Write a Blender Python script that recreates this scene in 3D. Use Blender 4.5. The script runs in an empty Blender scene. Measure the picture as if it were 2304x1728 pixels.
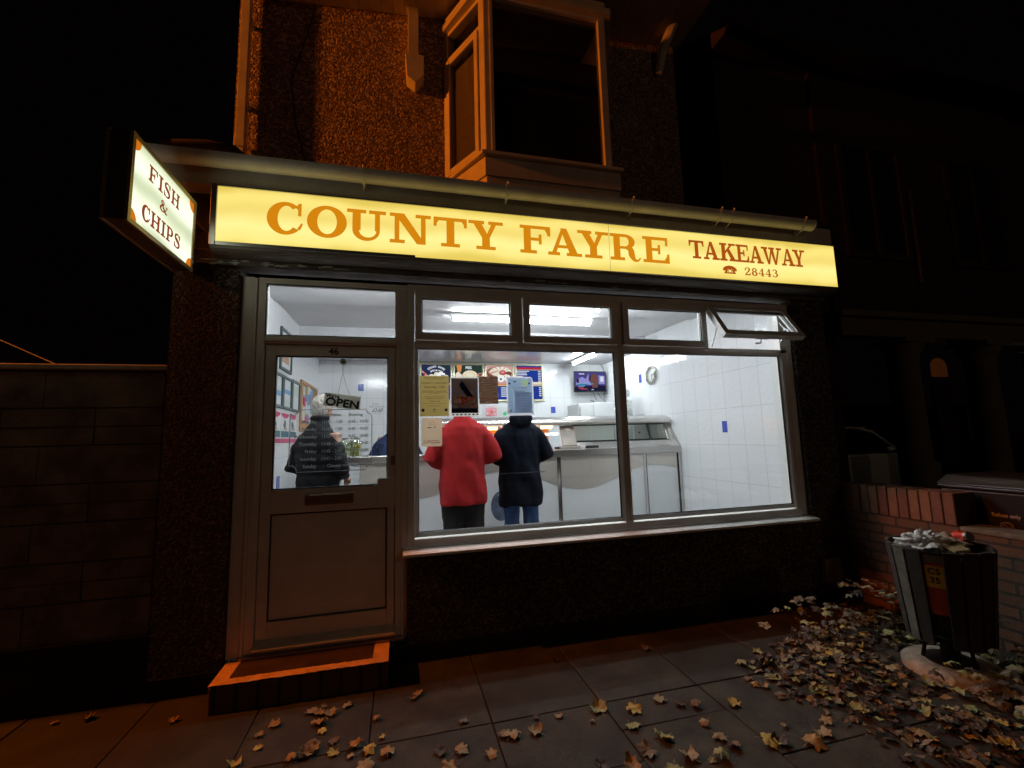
import bpy, bmesh, math, random
from mathutils import Vector, Matrix, noise
from math import radians, sin, cos, pi, sqrt, atan2, floor
random.seed(7)
sc = bpy.context.scene
COL = sc.collection

# ------------------------------------------------------------------ camera
cam_d = bpy.data.cameras.new("camera"); cam = bpy.data.objects.new("camera", cam_d); COL.objects.link(cam)
cam_d.sensor_width = 36.0; cam_d.lens = 36.0 * 1000.5 / 2304.0; cam_d.clip_start = 0.02; cam_d.clip_end = 400
yaw, pitch, roll = radians(14.23), radians(6.83), radians(-1.563)
fw = Vector((sin(yaw)*cos(pitch), cos(yaw)*cos(pitch), sin(pitch)))
rt = Vector((cos(yaw), -sin(yaw), 0)); up = rt.cross(fw)
r2 = rt*cos(roll) + up*sin(roll); u2 = -rt*sin(roll) + up*cos(roll)
cam.matrix_world = Matrix(((r2.x, u2.x, -fw.x, 0), (r2.y, u2.y, -fw.y, -3.201), (r2.z, u2.z, -fw.z, 1.44), (0, 0, 0, 1)))
sc.camera = cam
# ------------------------------------------------------------------ night sky, exposure
w = bpy.data.worlds.new("World"); sc.world = w; w.use_nodes = True
bg = w.node_tree.nodes["Background"]; bg.inputs[0].default_value = (1.0, 0.55, 0.5, 1); bg.inputs[1].default_value = 0.0008
sc.view_settings.view_transform = 'Standard'; sc.view_settings.look = 'None'
sc.view_settings.exposure = 0.0; sc.view_settings.gamma = 1.0
sc.cycles.use_denoising = True
sc.cycles.max_bounces = 10; sc.cycles.transparent_max_bounces = 12
sc.cycles.sample_clamp_indirect = 6.0
TUBE_POWER = 128.0      # radiance of the shop's fluorescent tubes
SODIUM_POWER = 1250.0   # street lamp watts

# ------------------------------------------------------------------ materials
MATS = {}
def mat(name, col, rough=0.6, metal=0.0, emis=None, estr=0.0, n1=0.0, nscale=8.0, bump=0.0, bscale=60.0, bdist=0.004, spec=0.5, alpha=None, kind='noise', trans=0.0, col2=None, ndetail=4.0):
    if name in MATS: return MATS[name]
    m = bpy.data.materials.new(name); m.use_nodes = True; nt = m.node_tree; b = nt.nodes["Principled BSDF"]
    b.inputs["Roughness"].default_value = rough; b.inputs["Metallic"].default_value = metal
    b.inputs["Specular IOR Level"].default_value = spec
    b.inputs["Base Color"].default_value = (*col, 1)
    tc = nt.nodes.new("ShaderNodeTexCoord")
    if n1 > 0 or col2:
        nz = nt.nodes.new("ShaderNodeTexNoise"); nz.inputs["Scale"].default_value = nscale; nz.inputs["Detail"].default_value = ndetail
        nz.inputs["Roughness"].default_value = 0.65
        nt.links.new(tc.outputs["Object"], nz.inputs["Vector"])
        mr = nt.nodes.new("ShaderNodeValToRGB"); mr.color_ramp.elements[0].position = 0.32; mr.color_ramp.elements[1].position = 0.68
        c2 = col2 if col2 else tuple(c*(1+n1) for c in col)
        mr.color_ramp.elements[0].color = (*[c*(1-n1) for c in col], 1); mr.color_ramp.elements[1].color = (*c2, 1)
        nt.links.new(nz.outputs["Fac"], mr.inputs[0]); nt.links.new(mr.outputs[0], b.inputs["Base Color"])
    if bump > 0:
        if kind == 'voronoi':
            t = nt.nodes.new("ShaderNodeTexVoronoi"); out = t.outputs["Distance"]
        else:
            t = nt.nodes.new("ShaderNodeTexNoise"); t.inputs["Detail"].default_value = 5; out = t.outputs["Fac"]
        t.inputs["Scale"].default_value = bscale
        nt.links.new(tc.outputs["Object"], t.inputs["Vector"])
        bp = nt.nodes.new("ShaderNodeBump"); bp.inputs["Strength"].default_value = bump; bp.inputs["Distance"].default_value = bdist
        if kind == 'voronoi': bp.invert = True
        nt.links.new(out, bp.inputs["Height"]); nt.links.new(bp.outputs[0], b.inputs["Normal"])
    if emis:
        b.inputs["Emission Color"].default_value = (*emis, 1); b.inputs["Emission Strength"].default_value = estr
    MATS[name] = m
    return m
def emission(name, col, strength):
    if name in MATS: return MATS[name]
    m = bpy.data.materials.new(name); m.use_nodes = True; nt = m.node_tree; nt.nodes.clear()
    o = nt.nodes.new("ShaderNodeOutputMaterial"); e = nt.nodes.new("ShaderNodeEmission")
    e.inputs[0].default_value = (*col, 1); e.inputs[1].default_value = strength
    nt.links.new(e.outputs[0], o.inputs[0]); MATS[name] = m; return m
def panel_emission(name, axis, stops, noise_amt=0.12, nscale=2.0, strength=1.0, glossy=0.04):
    """lit acrylic panel: tubes behind it show as soft bands across one object axis"""
    m = bpy.data.materials.new(name); m.use_nodes = True; nt = m.node_tree; nt.nodes.clear()
    o = nt.nodes.new("ShaderNodeOutputMaterial"); e = nt.nodes.new("ShaderNodeEmission")
    tc = nt.nodes.new("ShaderNodeTexCoord"); sp = nt.nodes.new("ShaderNodeSeparateXYZ"); nt.links.new(tc.outputs["Object"], sp.inputs[0])
    nz = nt.nodes.new("ShaderNodeTexNoise"); nz.inputs["Scale"].default_value = nscale; nz.inputs["Detail"].default_value = 3
    nt.links.new(tc.outputs["Object"], nz.inputs["Vector"])
    lo, hi = stops[0][0], stops[-1][0]
    mr = nt.nodes.new("ShaderNodeMapRange"); mr.inputs["From Min"].default_value = lo; mr.inputs["From Max"].default_value = hi
    nt.links.new(sp.outputs[axis], mr.inputs["Value"])
    ad = nt.nodes.new("ShaderNodeMath"); ad.operation = 'MULTIPLY_ADD'; ad.inputs[1].default_value = noise_amt; ad.inputs[2].default_value = -noise_amt/2
    nt.links.new(nz.outputs["Fac"], ad.inputs[0])
    a2 = nt.nodes.new("ShaderNodeMath"); nt.links.new(mr.outputs[0], a2.inputs[0]); nt.links.new(ad.outputs[0], a2.inputs[1])
    cr = nt.nodes.new("ShaderNodeValToRGB"); cr.color_ramp.interpolation = 'EASE'
    els = cr.color_ramp.elements
    while len(els) < len(stops): els.new(0.5)
    for el, (p, c) in zip(els, stops): el.position = (p-lo)/(hi-lo); el.color = (*c, 1)
    nt.links.new(a2.outputs[0], cr.inputs[0]); nt.links.new(cr.outputs[0], e.inputs[0]); e.inputs[1].default_value = strength
    g = nt.nodes.new("ShaderNodeBsdfGlossy"); g.inputs["Roughness"].default_value = 0.1
    mx = nt.nodes.new("ShaderNodeMixShader"); mx.inputs[0].default_value = glossy
    nt.links.new(e.outputs[0], mx.inputs[1]); nt.links.new(g.outputs[0], mx.inputs[2]); nt.links.new(mx.outputs[0], o.inputs[0])
    MATS[name] = m; return m
def glass(name, refl=0.06, tint=(0.96, 0.98, 0.98), dirt=0.0):
    m = bpy.data.materials.new(name); m.use_nodes = True; nt = m.node_tree; nt.nodes.clear()
    o = nt.nodes.new("ShaderNodeOutputMaterial"); t = nt.nodes.new("ShaderNodeBsdfTransparent"); t.inputs[0].default_value = (*tint, 1)
    g = nt.nodes.new("ShaderNodeBsdfGlossy"); g.inputs["Roughness"].default_value = 0.0
    lw = nt.nodes.new("ShaderNodeLayerWeight"); lw.inputs["Blend"].default_value = 0.5
    pw = nt.nodes.new("ShaderNodeMath"); pw.operation = 'POWER'; pw.inputs[1].default_value = 5.0; nt.links.new(lw.outputs["Facing"], pw.inputs[0])
    ml = nt.nodes.new("ShaderNodeMath"); ml.operation = 'MULTIPLY_ADD'; ml.inputs[1].default_value = 0.9; ml.inputs[2].default_value = refl; ml.use_clamp = True
    nt.links.new(pw.outputs[0], ml.inputs[0])
    mx = nt.nodes.new("ShaderNodeMixShader"); nt.links.new(ml.outputs[0], mx.inputs[0])
    nt.links.new(t.outputs[0], mx.inputs[1]); nt.links.new(g.outputs[0], mx.inputs[2]); nt.links.new(mx.outputs[0], o.inputs[0])
    MATS[name] = m; return m
def paper(name, col, tr=0.5, n1=0.0, nscale=20):
    """thin sheet: part of the light behind it comes through"""
    m = bpy.data.materials.new(name); m.use_nodes = True; nt = m.node_tree; nt.nodes.clear()
    o = nt.nodes.new("ShaderNodeOutputMaterial"); d = nt.nodes.new("ShaderNodeBsdfDiffuse"); t = nt.nodes.new("ShaderNodeBsdfTranslucent")
    d.inputs[0].default_value = (*col, 1); t.inputs[0].default_value = (*[c*tr for c in col], 1)
    a = nt.nodes.new("ShaderNodeAddShader"); nt.links.new(d.outputs[0], a.inputs[0]); nt.links.new(t.outputs[0], a.inputs[1]); nt.links.new(a.outputs[0], o.inputs[0])
    MATS[name] = m; return m
def blocks(name, col1, col2, mortar, bw, bh, axis='XZ', msize=0.008, rough=0.8, bump=0.5, off=(0, 0, 0), offset=0.5, noise_b=0.0, nb_scale=10, spec=0.5, bdist=0.004, stain=0.25, smooth=0.1):
    m = bpy.data.materials.new(name); m.use_nodes = True; nt = m.node_tree; b = nt.nodes["Principled BSDF"]
    b.inputs["Roughness"].default_value = rough; b.inputs["Specular IOR Level"].default_value = spec
    tc = nt.nodes.new("ShaderNodeTexCoord"); sp = nt.nodes.new("ShaderNodeSeparateXYZ"); cb = nt.nodes.new("ShaderNodeCombineXYZ")
    mp = nt.nodes.new("ShaderNodeVectorMath"); mp.operation = 'ADD'; mp.inputs[1].default_value = off
    nt.links.new(tc.outputs["Object"], mp.inputs[0]); nt.links.new(mp.outputs[0], sp.inputs[0])
    nt.links.new(sp.outputs[axis[0]], cb.inputs[0]); nt.links.new(sp.outputs[axis[1]], cb.inputs[1])
    br = nt.nodes.new("ShaderNodeTexBrick"); br.offset = offset; br.inputs["Scale"].default_value = 1
    br.inputs["Brick Width"].default_value = bw; br.inputs["Row Height"].default_value = bh; br.inputs["Mortar Size"].default_value = msize
    br.inputs["Mortar Smooth"].default_value = smooth
    br.inputs["Color1"].default_value = (*col1, 1); br.inputs["Color2"].default_value = (*col2, 1); br.inputs["Mortar"].default_value = (*mortar, 1)
    nt.links.new(cb.outputs[0], br.inputs["Vector"])
    nz = nt.nodes.new("ShaderNodeTexNoise"); nz.inputs["Scale"].default_value = 5; nz.inputs["Detail"].default_value = 6; nt.links.new(tc.outputs["Object"], nz.inputs["Vector"])
    mr = nt.nodes.new("ShaderNodeMapRange"); mr.inputs["To Min"].default_value = 1-stain; mr.inputs["To Max"].default_value = 1+stain; nt.links.new(nz.outputs["Fac"], mr.inputs["Value"])
    mu = nt.nodes.new("ShaderNodeVectorMath"); mu.operation = 'SCALE'; nt.links.new(br.outputs["Color"], mu.inputs[0]); nt.links.new(mr.outputs[0], mu.inputs["Scale"])
    nt.links.new(mu.outputs[0], b.inputs["Base Color"])
    bp = nt.nodes.new("ShaderNodeBump"); bp.inputs["Strength"].default_value = bump; bp.inputs["Distance"].default_value = bdist; bp.invert = True
    nt.links.new(br.outputs["Fac"], bp.inputs["Height"])
    last = bp
    if noise_b > 0:
        n2 = nt.nodes.new("ShaderNodeTexNoise"); n2.inputs["Scale"].default_value = nb_scale; n2.inputs["Detail"].default_value = 2; nt.links.new(tc.outputs["Object"], n2.inputs["Vector"])
        b2 = nt.nodes.new("ShaderNodeBump"); b2.inputs["Strength"].default_value = noise_b; b2.inputs["Distance"].default_value = 0.01
        nt.links.new(n2.outputs["Fac"], b2.inputs["Height"]); nt.links.new(bp.outputs[0], b2.inputs["Normal"]); last = b2
    nt.links.new(last.outputs[0], b.inputs["Normal"])
    MATS[name] = m; return m
def pebble(name, dark, mid, light, scale=90, bump=1.0, dist=0.006):
    m = bpy.data.materials.new(name); m.use_nodes = True; nt = m.node_tree; b = nt.nodes["Principled BSDF"]; b.inputs["Roughness"].default_value = 0.85
    tc = nt.nodes.new("ShaderNodeTexCoord")
    v = nt.nodes.new("ShaderNodeTexVoronoi"); v.inputs["Scale"].default_value = scale; v.inputs["Randomness"].default_value = 1.0
    nz0 = nt.nodes.new("ShaderNodeTexNoise"); nz0.inputs["Scale"].default_value = 25
    mixv = nt.nodes.new("ShaderNodeVectorMath"); mixv.operation = 'MULTIPLY_ADD'; mixv.inputs[1].default_value = (0.02, 0.02, 0.02)
    nt.links.new(tc.outputs["Object"], nz0.inputs["Vector"]); nt.links.new(nz0.outputs["Color"], mixv.inputs[0]); nt.links.new(tc.outputs["Object"], mixv.inputs[2])
    nt.links.new(mixv.outputs[0], v.inputs["Vector"])
    sp = nt.nodes.new("ShaderNodeSeparateXYZ"); nt.links.new(v.outputs["Color"], sp.inputs[0])
    cr = nt.nodes.new("ShaderNodeValToRGB"); cr.color_ramp.elements[0].color = (*dark, 1); cr.color_ramp.elements[1].color = (*light, 1)
    el = cr.color_ramp.elements.new(0.6); el.color = (*mid, 1); nt.links.new(sp.outputs[0], cr.inputs[0])
    nz = nt.nodes.new("ShaderNodeTexNoise"); nz.inputs["Scale"].default_value = 3; nz.inputs["Detail"].default_value = 6; nt.links.new(tc.outputs["Object"], nz.inputs["Vector"])
    mr = nt.nodes.new("ShaderNodeMapRange"); mr.inputs["To Min"].default_value = 0.6; mr.inputs["To Max"].default_value = 1.4; nt.links.new(nz.outputs["Fac"], mr.inputs["Value"])
    mu = nt.nodes.new("ShaderNodeVectorMath"); mu.operation = 'SCALE'; nt.links.new(cr.outputs[0], mu.inputs[0]); nt.links.new(mr.outputs[0], mu.inputs["Scale"]); nt.links.new(mu.outputs[0], b.inputs["Base Color"])
    nh = nt.nodes.new("ShaderNodeTexNoise"); nh.inputs["Scale"].default_value = 130; nh.inputs["Detail"].default_value = 3; nt.links.new(tc.outputs["Object"], nh.inputs["Vector"])
    ad = nt.nodes.new("ShaderNodeMath"); ad.operation = 'MULTIPLY_ADD'; ad.inputs[1].default_value = -0.5; nt.links.new(nh.outputs["Fac"], ad.inputs[0]); nt.links.new(v.outputs["Distance"], ad.inputs[2])
    bp = nt.nodes.new("ShaderNodeBump"); bp.invert = True; bp.inputs["Strength"].default_value = bump; bp.inputs["Distance"].default_value = dist
    nt.links.new(ad.outputs[0], bp.inputs["Height"]); nt.links.new(bp.outputs[0], b.inputs["Normal"])
    MATS[name] = m; return m

UPVC = mat("white upvc", (0.80, 0.79, 0.74), 0.42, n1=0.10, nscale=3)
GASKET = mat("black gasket", (0.01, 0.01, 0.01), 0.5)
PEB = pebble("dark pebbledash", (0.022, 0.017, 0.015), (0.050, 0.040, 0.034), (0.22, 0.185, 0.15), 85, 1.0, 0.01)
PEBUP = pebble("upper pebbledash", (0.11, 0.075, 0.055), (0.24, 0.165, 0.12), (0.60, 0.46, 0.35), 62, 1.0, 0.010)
PAINTW = mat("white gloss paint", (0.62, 0.60, 0.54), 0.4, n1=0.12, nscale=5, bump=0.1, bscale=30)
STONEB = mat("brown board paint", (0.11, 0.095, 0.08), 0.7, n1=0.3, nscale=7, bump=0.3, bscale=25)
ALU = mat("aluminium", (0.55, 0.55, 0.54), 0.35, 0.9, n1=0.1, nscale=4)
STEEL = mat("brushed steel", (0.50, 0.48, 0.46), 0.30, 1.0, n1=0.07, nscale=30, bump=0.08, bscale=90)
STEELS = mat("smooth steel", (0.60, 0.58, 0.56), 0.16, 1.0)
DARK = mat("dark plastic", (0.012, 0.012, 0.013), 0.45)
BLACKG = mat("gloss black", (0.006, 0.006, 0.008), 0.12)
WHITEP = mat("white plastic", (0.75, 0.75, 0.74), 0.35)
PANE = glass("window glass", 0.05)
PANEUP = glass("dark window glass", 0.07, (0.9, 0.92, 0.93))
TILES = blocks("white wall tiles", (0.78, 0.80, 0.82), (0.76, 0.78, 0.80), (0.50, 0.52, 0.54), 0.25, 0.40, 'YZ', 0.0022, 0.05, 0.10, (0.115, 0, -0.095), 0.0, 0.30, 20, stain=0.02, bdist=0.002)
TILESB = blocks("white back tiles", (0.78, 0.80, 0.82), (0.76, 0.78, 0.80), (0.50, 0.52, 0.54), 0.25, 0.40, 'XZ', 0.0022, 0.12, 0.15, (0.0, 0, -0.095), 0.0, 0.10, 12, stain=0.02, bdist=0.002)
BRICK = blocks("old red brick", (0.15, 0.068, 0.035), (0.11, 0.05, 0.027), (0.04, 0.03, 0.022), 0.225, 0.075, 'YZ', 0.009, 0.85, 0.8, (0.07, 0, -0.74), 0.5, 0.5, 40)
BRICKX = blocks("old red brick front", (0.15, 0.068, 0.035), (0.11, 0.05, 0.027), (0.04, 0.03, 0.022), 0.225, 0.075, 'XZ', 0.009, 0.85, 0.8, (0.07, 0, -0.74), 0.5, 0.5, 40)

# ------------------------------------------------------------------ mesh builder
def wmat(o):
    m = o.matrix_basis.copy()
    while o.parent: o = o.parent; m = o.matrix_basis @ m
    return m
class MB:
    def __init__(s): s.v = []; s.f = []; s.mi = []; s.cur = 0; s.sm = []
    def add(s, vs, fs, smooth=False):
        b = len(s.v); s.v += [Vector(v) for v in vs]
        for f in fs: s.f.append([b+i for i in f]); s.mi.append(s.cur); s.sm.append(smooth)
    def box(s, x0, x1, y0, y1, z0, z1):
        s.add([(x0,y0,z0),(x1,y0,z0),(x1,y1,z0),(x0,y1,z0),(x0,y0,z1),(x1,y0,z1),(x1,y1,z1),(x0,y1,z1)],
              [(0,3,2,1),(4,5,6,7),(0,1,5,4),(1,2,6,5),(2,3,7,6),(3,0,4,7)]); return s
    def obox(s, c, ax, ay, az):
        c, ax, ay, az = map(Vector, (c, ax, ay, az)); vs = []
        for k in (-1, 1):
            for (i, j) in ((-1,-1),(1,-1),(1,1),(-1,1)): vs.append(c+ax*i+ay*j+az*k)
        s.add(vs, [(0,3,2,1),(4,5,6,7),(0,1,5,4),(1,2,6,5),(2,3,7,6),(3,0,4,7)]); return s
    def prism(s, poly, o, ex, ey, d):
        """poly in 2D; origin o, axes ex, ey; extruded by vector d"""
        o, ex, ey, d = map(Vector, (o, ex, ey, d)); n = len(poly)
        a = [o+ex*p[0]+ey*p[1] for p in poly]; vs = a+[p+d for p in a]
        fs = [tuple(range(n)), tuple(reversed(range(n, 2*n)))]+[(i, i+n, (i+1) % n+n, (i+1) % n) for i in range(n)]
        s.add(vs, fs); return s
    def tube(s, pts, rad, seg=10, cap=True, smooth=True, flat=None):
        pts = [Vector(p) for p in pts]; n = len(pts)
        if not hasattr(rad, '__len__'): rad = [rad]*n
        t0 = (pts[1]-pts[0]).normalized(); nrm = t0.orthogonal().normalized(); vs = []
        for i, p in enumerate(pts):
            t = (pts[min(i+1, n-1)]-pts[max(i-1, 0)]).normalized()
            nrm = (nrm-t*nrm.dot(t)).normalized(); bi = t.cross(nrm)
            r = rad[i]; r = r if hasattr(r, '__len__') else (r, r)
            for k in range(seg):
                a = 2*pi*k/seg; vs.append(p+nrm*cos(a)*r[0]+bi*sin(a)*r[1])
        fs = [(i*seg+k, i*seg+(k+1) % seg, (i+1)*seg+(k+1) % seg, (i+1)*seg+k) for i in range(n-1) for k in range(seg)]
        s.add(vs, fs, smooth)
        if cap: s.add(vs[:seg], [tuple(reversed(range(seg)))]); s.add(vs[-seg:], [tuple(range(seg))])
        return s
    def loft(s, secs, seg=28, cap=True, smooth=True, power=2.0):
        """secs: (cx,cy,cz,rx,ry)"""
        vs = []
        for (cx, cy, cz, rx, ry) in secs:
            for k in range(seg):
                a = 2*pi*k/seg; ca, sa = cos(a), sin(a)
                vs.append((cx+rx*math.copysign(abs(ca)**(2/power), ca), cy+ry*math.copysign(abs(sa)**(2/power), sa), cz))
        n = len(secs)
        fs = [(i*seg+k, i*seg+(k+1) % seg, (i+1)*seg+(k+1) % seg, (i+1)*seg+k) for i in range(n-1) for k in range(seg)]
        s.add(vs, fs, smooth)
        if cap: s.add(vs[:seg], [tuple(reversed(range(seg)))]); s.add(vs[-seg:], [tuple(range(seg))])
        return s
    def ball(s, c, r, seg=16, rings=10, rot=None):
        r = r if hasattr(r, '__len__') else (r, r, r); vs = []
        for i in range(1, rings):
            th = pi*i/rings
            for k in range(seg):
                a = 2*pi*k/seg; p = Vector((r[0]*sin(th)*cos(a), r[1]*sin(th)*sin(a), r[2]*cos(th)))
                if rot: p = rot @ p
                vs.append(Vector(c)+p)
        t = Vector((0, 0, r[2])); 
        if rot: t = rot @ t
        vs += [Vector(c)+t, Vector(c)-t]; T = len(vs)-2
        fs = [(i*seg+k, (i+1)*seg+k, (i+1)*seg+(k+1) % seg, i*seg+(k+1) % seg) for i in range(rings-2) for k in range(seg)]
        fs += [(T, k, (k+1) % seg) for k in range(seg)]+[((rings-2)*seg+(k+1) % seg, (rings-2)*seg+k, T+1) for k in range(seg)]
        s.add(vs, fs, True); return s
    def build(s, name, m, parent=None, bevel=0.0, remesh=0.0, smoothit=0):
        me = bpy.data.meshes.new(name)
        inv = wmat(parent).inverted() if parent else Matrix.Identity(4)
        me.from_pydata([inv @ v for v in s.v], [], s.f)
        ms = m if isinstance(m, (list, tuple)) else [m]
        for x in ms: me.materials.append(x)
        me.polygons.foreach_set("material_index", s.mi); me.polygons.foreach_set("use_smooth", s.sm)
        o = bpy.data.objects.new(name, me); COL.objects.link(o)
        if parent: o.parent = parent
        if bevel > 0:
            md = o.modifiers.new("bevel", 'BEVEL'); md.width = bevel; md.segments = 2; md.limit_method = 'ANGLE'; md.angle_limit = radians(40); md.harden_normals = False
        if remesh > 0:
            md = o.modifiers.new("r", 'REMESH'); md.mode = 'VOXEL'; md.voxel_size = remesh
            md2 = o.modifiers.new("s", 'SMOOTH'); md2.factor = 0.5; md2.iterations = smoothit
            dg = bpy.context.evaluated_depsgraph_get(); ev = o.evaluated_get(dg)
            nm = bpy.data.meshes.new_from_object(ev); o.modifiers.clear(); o.data = nm
            nm.polygons.foreach_set("use_smooth", [True]*len(nm.polygons))
            if not nm.materials: nm.materials.append(ms[0])
        return o
def tag(o, label=None, cat=None, group=None, kind=None):
    if label: o["label"] = label
    if cat: o["category"] = cat
    if group: o["group"] = group
    if kind: o["kind"] = kind
    return o
def thing(name, label, cat, loc=(0, 0, 0), rz=0, group=None):
    o = bpy.data.objects.new(name, None); COL.objects.link(o); o.location = loc; o.rotation_euler = (0, 0, rz)
    o.matrix_basis = Matrix.Translation(loc) @ Matrix.Rotation(rz, 4, 'Z'); o.empty_display_size = 0.1
    return tag(o, label, cat, group)
def displace(o, fn):
    me = o.data; nv = [v.normal.copy() for v in me.vertices]
    for v, n in zip(me.vertices, nv): v.co += n*fn(v.co)
def frame_mb(x0, x1, z0, z1, wd, y0, y1, mb=None, wb=None):
    """mitred rectangular frame in the xz plane"""
    mb = mb or MB(); wb = wd if wb is None else wb
    O = [(x0, z0), (x1, z0), (x1, z1), (x0, z1)]; I = [(x0+wd, z0+wb), (x1-wd, z0+wb), (x1-wd, z1-wd), (x0+wd, z1-wd)]
    for i in range(4):
        j = (i+1) % 4
        q = [O[i], O[j], I[j], I[i]]
        mb.add([(p[0], y0, p[1]) for p in q]+[(p[0], y1, p[1]) for p in q], [(0,1,2,3),(7,6,5,4),(0,4,5,1),(2,6,7,3)])
    return mb
# ------------------------------------------------------------------ lettering
def text_polys(txt, size, align='CENTER', shear=0.0, spacing=1.0):
    cu = bpy.data.curves.new("t", 'FONT'); cu.body = txt; cu.size = size; cu.align_x = align; cu.resolution_u = 3; cu.shear = shear; cu.space_character = spacing
    ob = bpy.data.objects.new("t", cu); COL.objects.link(ob)
    dg = bpy.context.evaluated_depsgraph_get(); me = bpy.data.meshes.new_from_object(ob.evaluated_get(dg))
    vs = [v.co.copy() for v in me.vertices]; fs = [tuple(p.vertices) for p in me.polygons]
    bpy.data.objects.remove(ob); bpy.data.curves.remove(cu); bpy.data.meshes.remove(me)
    return vs, fs
def put_text(mb, txt, size, o, ex=(1, 0, 0), ey=(0, 0, 1), align='CENTER', sx=1.0, bold=0.0, shear=0.0, width=None):
    vs, fs = text_polys(txt, size, align, shear); o, ex, ey = Vector(o), Vector(ex), Vector(ey)
    if width and vs:
        w_ = max(v.x for v in vs)-min(v.x for v in vs); sx = width/w_
    nrm = ex.cross(ey)
    offs = [(0, 0)] if not bold else [(-bold, 0), (bold, 0), (0, bold), (0, -bold)]
    for k, (bx, by) in enumerate(offs):
        mb.add([o+ex*(v.x*sx+bx)+ey*(v.y+by)+nrm*0.0003*k for v in vs], fs)
# slab-serif glyphs, unit cap height; each glyph is (width, [polygons])
def ring(cx, cy, ax, ay, bx, by, a0, a1, n=24, cx2=None, cy2=None):
    cx2 = cx if cx2 is None else cx2; cy2 = cy if cy2 is None else cy2; out = []
    for i in range(n):
        t0, t1 = radians(a0+(a1-a0)*i/n), radians(a0+(a1-a0)*(i+1)/n)
        out.append([(cx+ax*cos(t0), cy+ay*sin(t0)), (cx+ax*cos(t1), cy+ay*sin(t1)), (cx2+bx*cos(t1), cy2+by*sin(t1)), (cx2+bx*cos(t0), cy2+by*sin(t0))])
    return out
def R_(a, b, c, d): return [(a, b), (c, b), (c, d), (a, d)]
def stroke(pts, n=8):
    P = [pts[0]]+list(pts)+[pts[-1]]; S = []
    for i in range(1, len(P)-2):
        for k in range(n):
            t = k/n; q = []
            for c in range(3):
                p0, p1, p2, p3 = P[i-1][c], P[i][c], P[i+1][c], P[i+2][c]
                q.append(0.5*(2*p1+(p2-p0)*t+(2*p0-5*p1+4*p2-p3)*t*t+(3*p1-p0-3*p2+p3)*t**3))
            S.append(q)
    S.append(list(P[-1])); L = []; Rr = []
    for i, (x, y, w_) in enumerate(S):
        a = S[max(i-1, 0)]; b = S[min(i+1, len(S)-1)]; dx, dy = b[0]-a[0], b[1]-a[1]; l = math.hypot(dx, dy) or 1
        L.append((x-dy/l*w_/2, y+dx/l*w_/2)); Rr.append((x+dy/l*w_/2, y-dx/l*w_/2))
    return [[L[i], L[i+1], Rr[i+1], Rr[i]] for i in range(len(S)-1)]
h = 0.115
G = {}
G['C'] = (1.0, ring(.50, .5, .50, .52, .24, .40, 48, 318, 30, .53)+[R_(.84, .60, .93, 1.0), [(.74, .88), (.86, .78), (.86, .95), (.80, .93)]]+stroke([(.86, .17, .09), (.92, .28, .07), (.955, .37, .05)], 3))
G['O'] = (1.1, ring(.55, .5, .55, .52, .27, .40, 0, 360, 36))
G['U'] = (1.2, [R_(.16, .32, .40, 1), R_(.82, .32, .97, 1), R_(0, 1-h, .56, 1), R_(.64, 1-h, 1.15, 1)]+ring(.565, .33, .405, .35, .255, .235, 180, 360, 18, .61))
G['N'] = (1.25, [R_(.14, 0, .28, 1), R_(.92, 0, 1.06, 1), [(.12, 1), (.42, 1), (1.06, .0), (.80, 0)], R_(0, 0, .44, h), R_(0, 1-h, .40, 1), R_(.76, 1-h, 1.22, 1)])
G['T'] = (1.1, [R_(.42, 0, .68, 1), R_(0, 1-h, 1.1, 1), R_(0, .68, .10, 1), R_(1.0, .68, 1.1, 1), R_(.24, 0, .86, h), [(.10, 1-h), (.10, .78), (.17, 1-h)], [(1.0, 1-h), (.93, 1-h), (1.0, .78)]])
G['Y'] = (1.15, [R_(.44, 0, .70, .46), [(.10, 1), (.38, 1), (.66, .46), (.46, .38)], [(.80, 1), (.97, 1), (.69, .40), (.57, .46)], R_(.25, 0, .89, h), R_(0, 1-h, .52, 1), R_(.66, 1-h, 1.15, 1)])
G['F'] = (1.1, [R_(.13, 0, .38, 1), R_(0, 0, .58, h), R_(0, 1-h, 1.08, 1), R_(.97, .66, 1.08, 1), R_(.38, .46, .72, .57), R_(.66, .34, .76, .70), [(.97, .72), (.97, 1-h), (.88, 1-h)]])
G['E'] = (1.1, [R_(.13, 0, .38, 1), R_(0, 0, 1.09, h), R_(0, 1-h, 1.04, 1), R_(.94, .68, 1.04, 1), R_(.99, 0, 1.09, .36), R_(.38, .46, .68, .57), R_(.62, .34, .72, .70), [(.99, h), (.99, .28), (.88, h)]])
G['A'] = (1.22, [[(.10, 0), (.26, 0), (.58, .92), (.50, 1)], [(.46, 1), (.68, 1), (1.10, 0), (.80, 0)], R_(.28, .27, .88, .38), R_(0, 0, .42, h), R_(.66, 0, 1.22, h)])
G['R'] = (1.22, [R_(.14, 0, .39, 1), R_(0, 0, .56, h), R_(0, 1-h, .62, 1), R_(.39, .44, .62, .54)]+ring(.60, .72, .38, .28, .14, .175, -90, 90, 14)+stroke([(.62, .49, .10), (.80, .42, .22), (.84, .22, .24), (.94, .05, .13), (1.08, .03, .07), (1.18, .14, .05)], 6))
G['K'] = (1.2, [R_(.13, 0, .38, 1), R_(0, 0, .50, h), R_(0, 1-h, .50, 1), [(.36, .38), (.36, .54), (.80, 1), (.96, 1)], [(.48, .62), (.66, .70), (1.12, 0), (.80, 0)], R_(.62, 1-h, 1.10, 1), R_(.64, 0, 1.2, h)])
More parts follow.
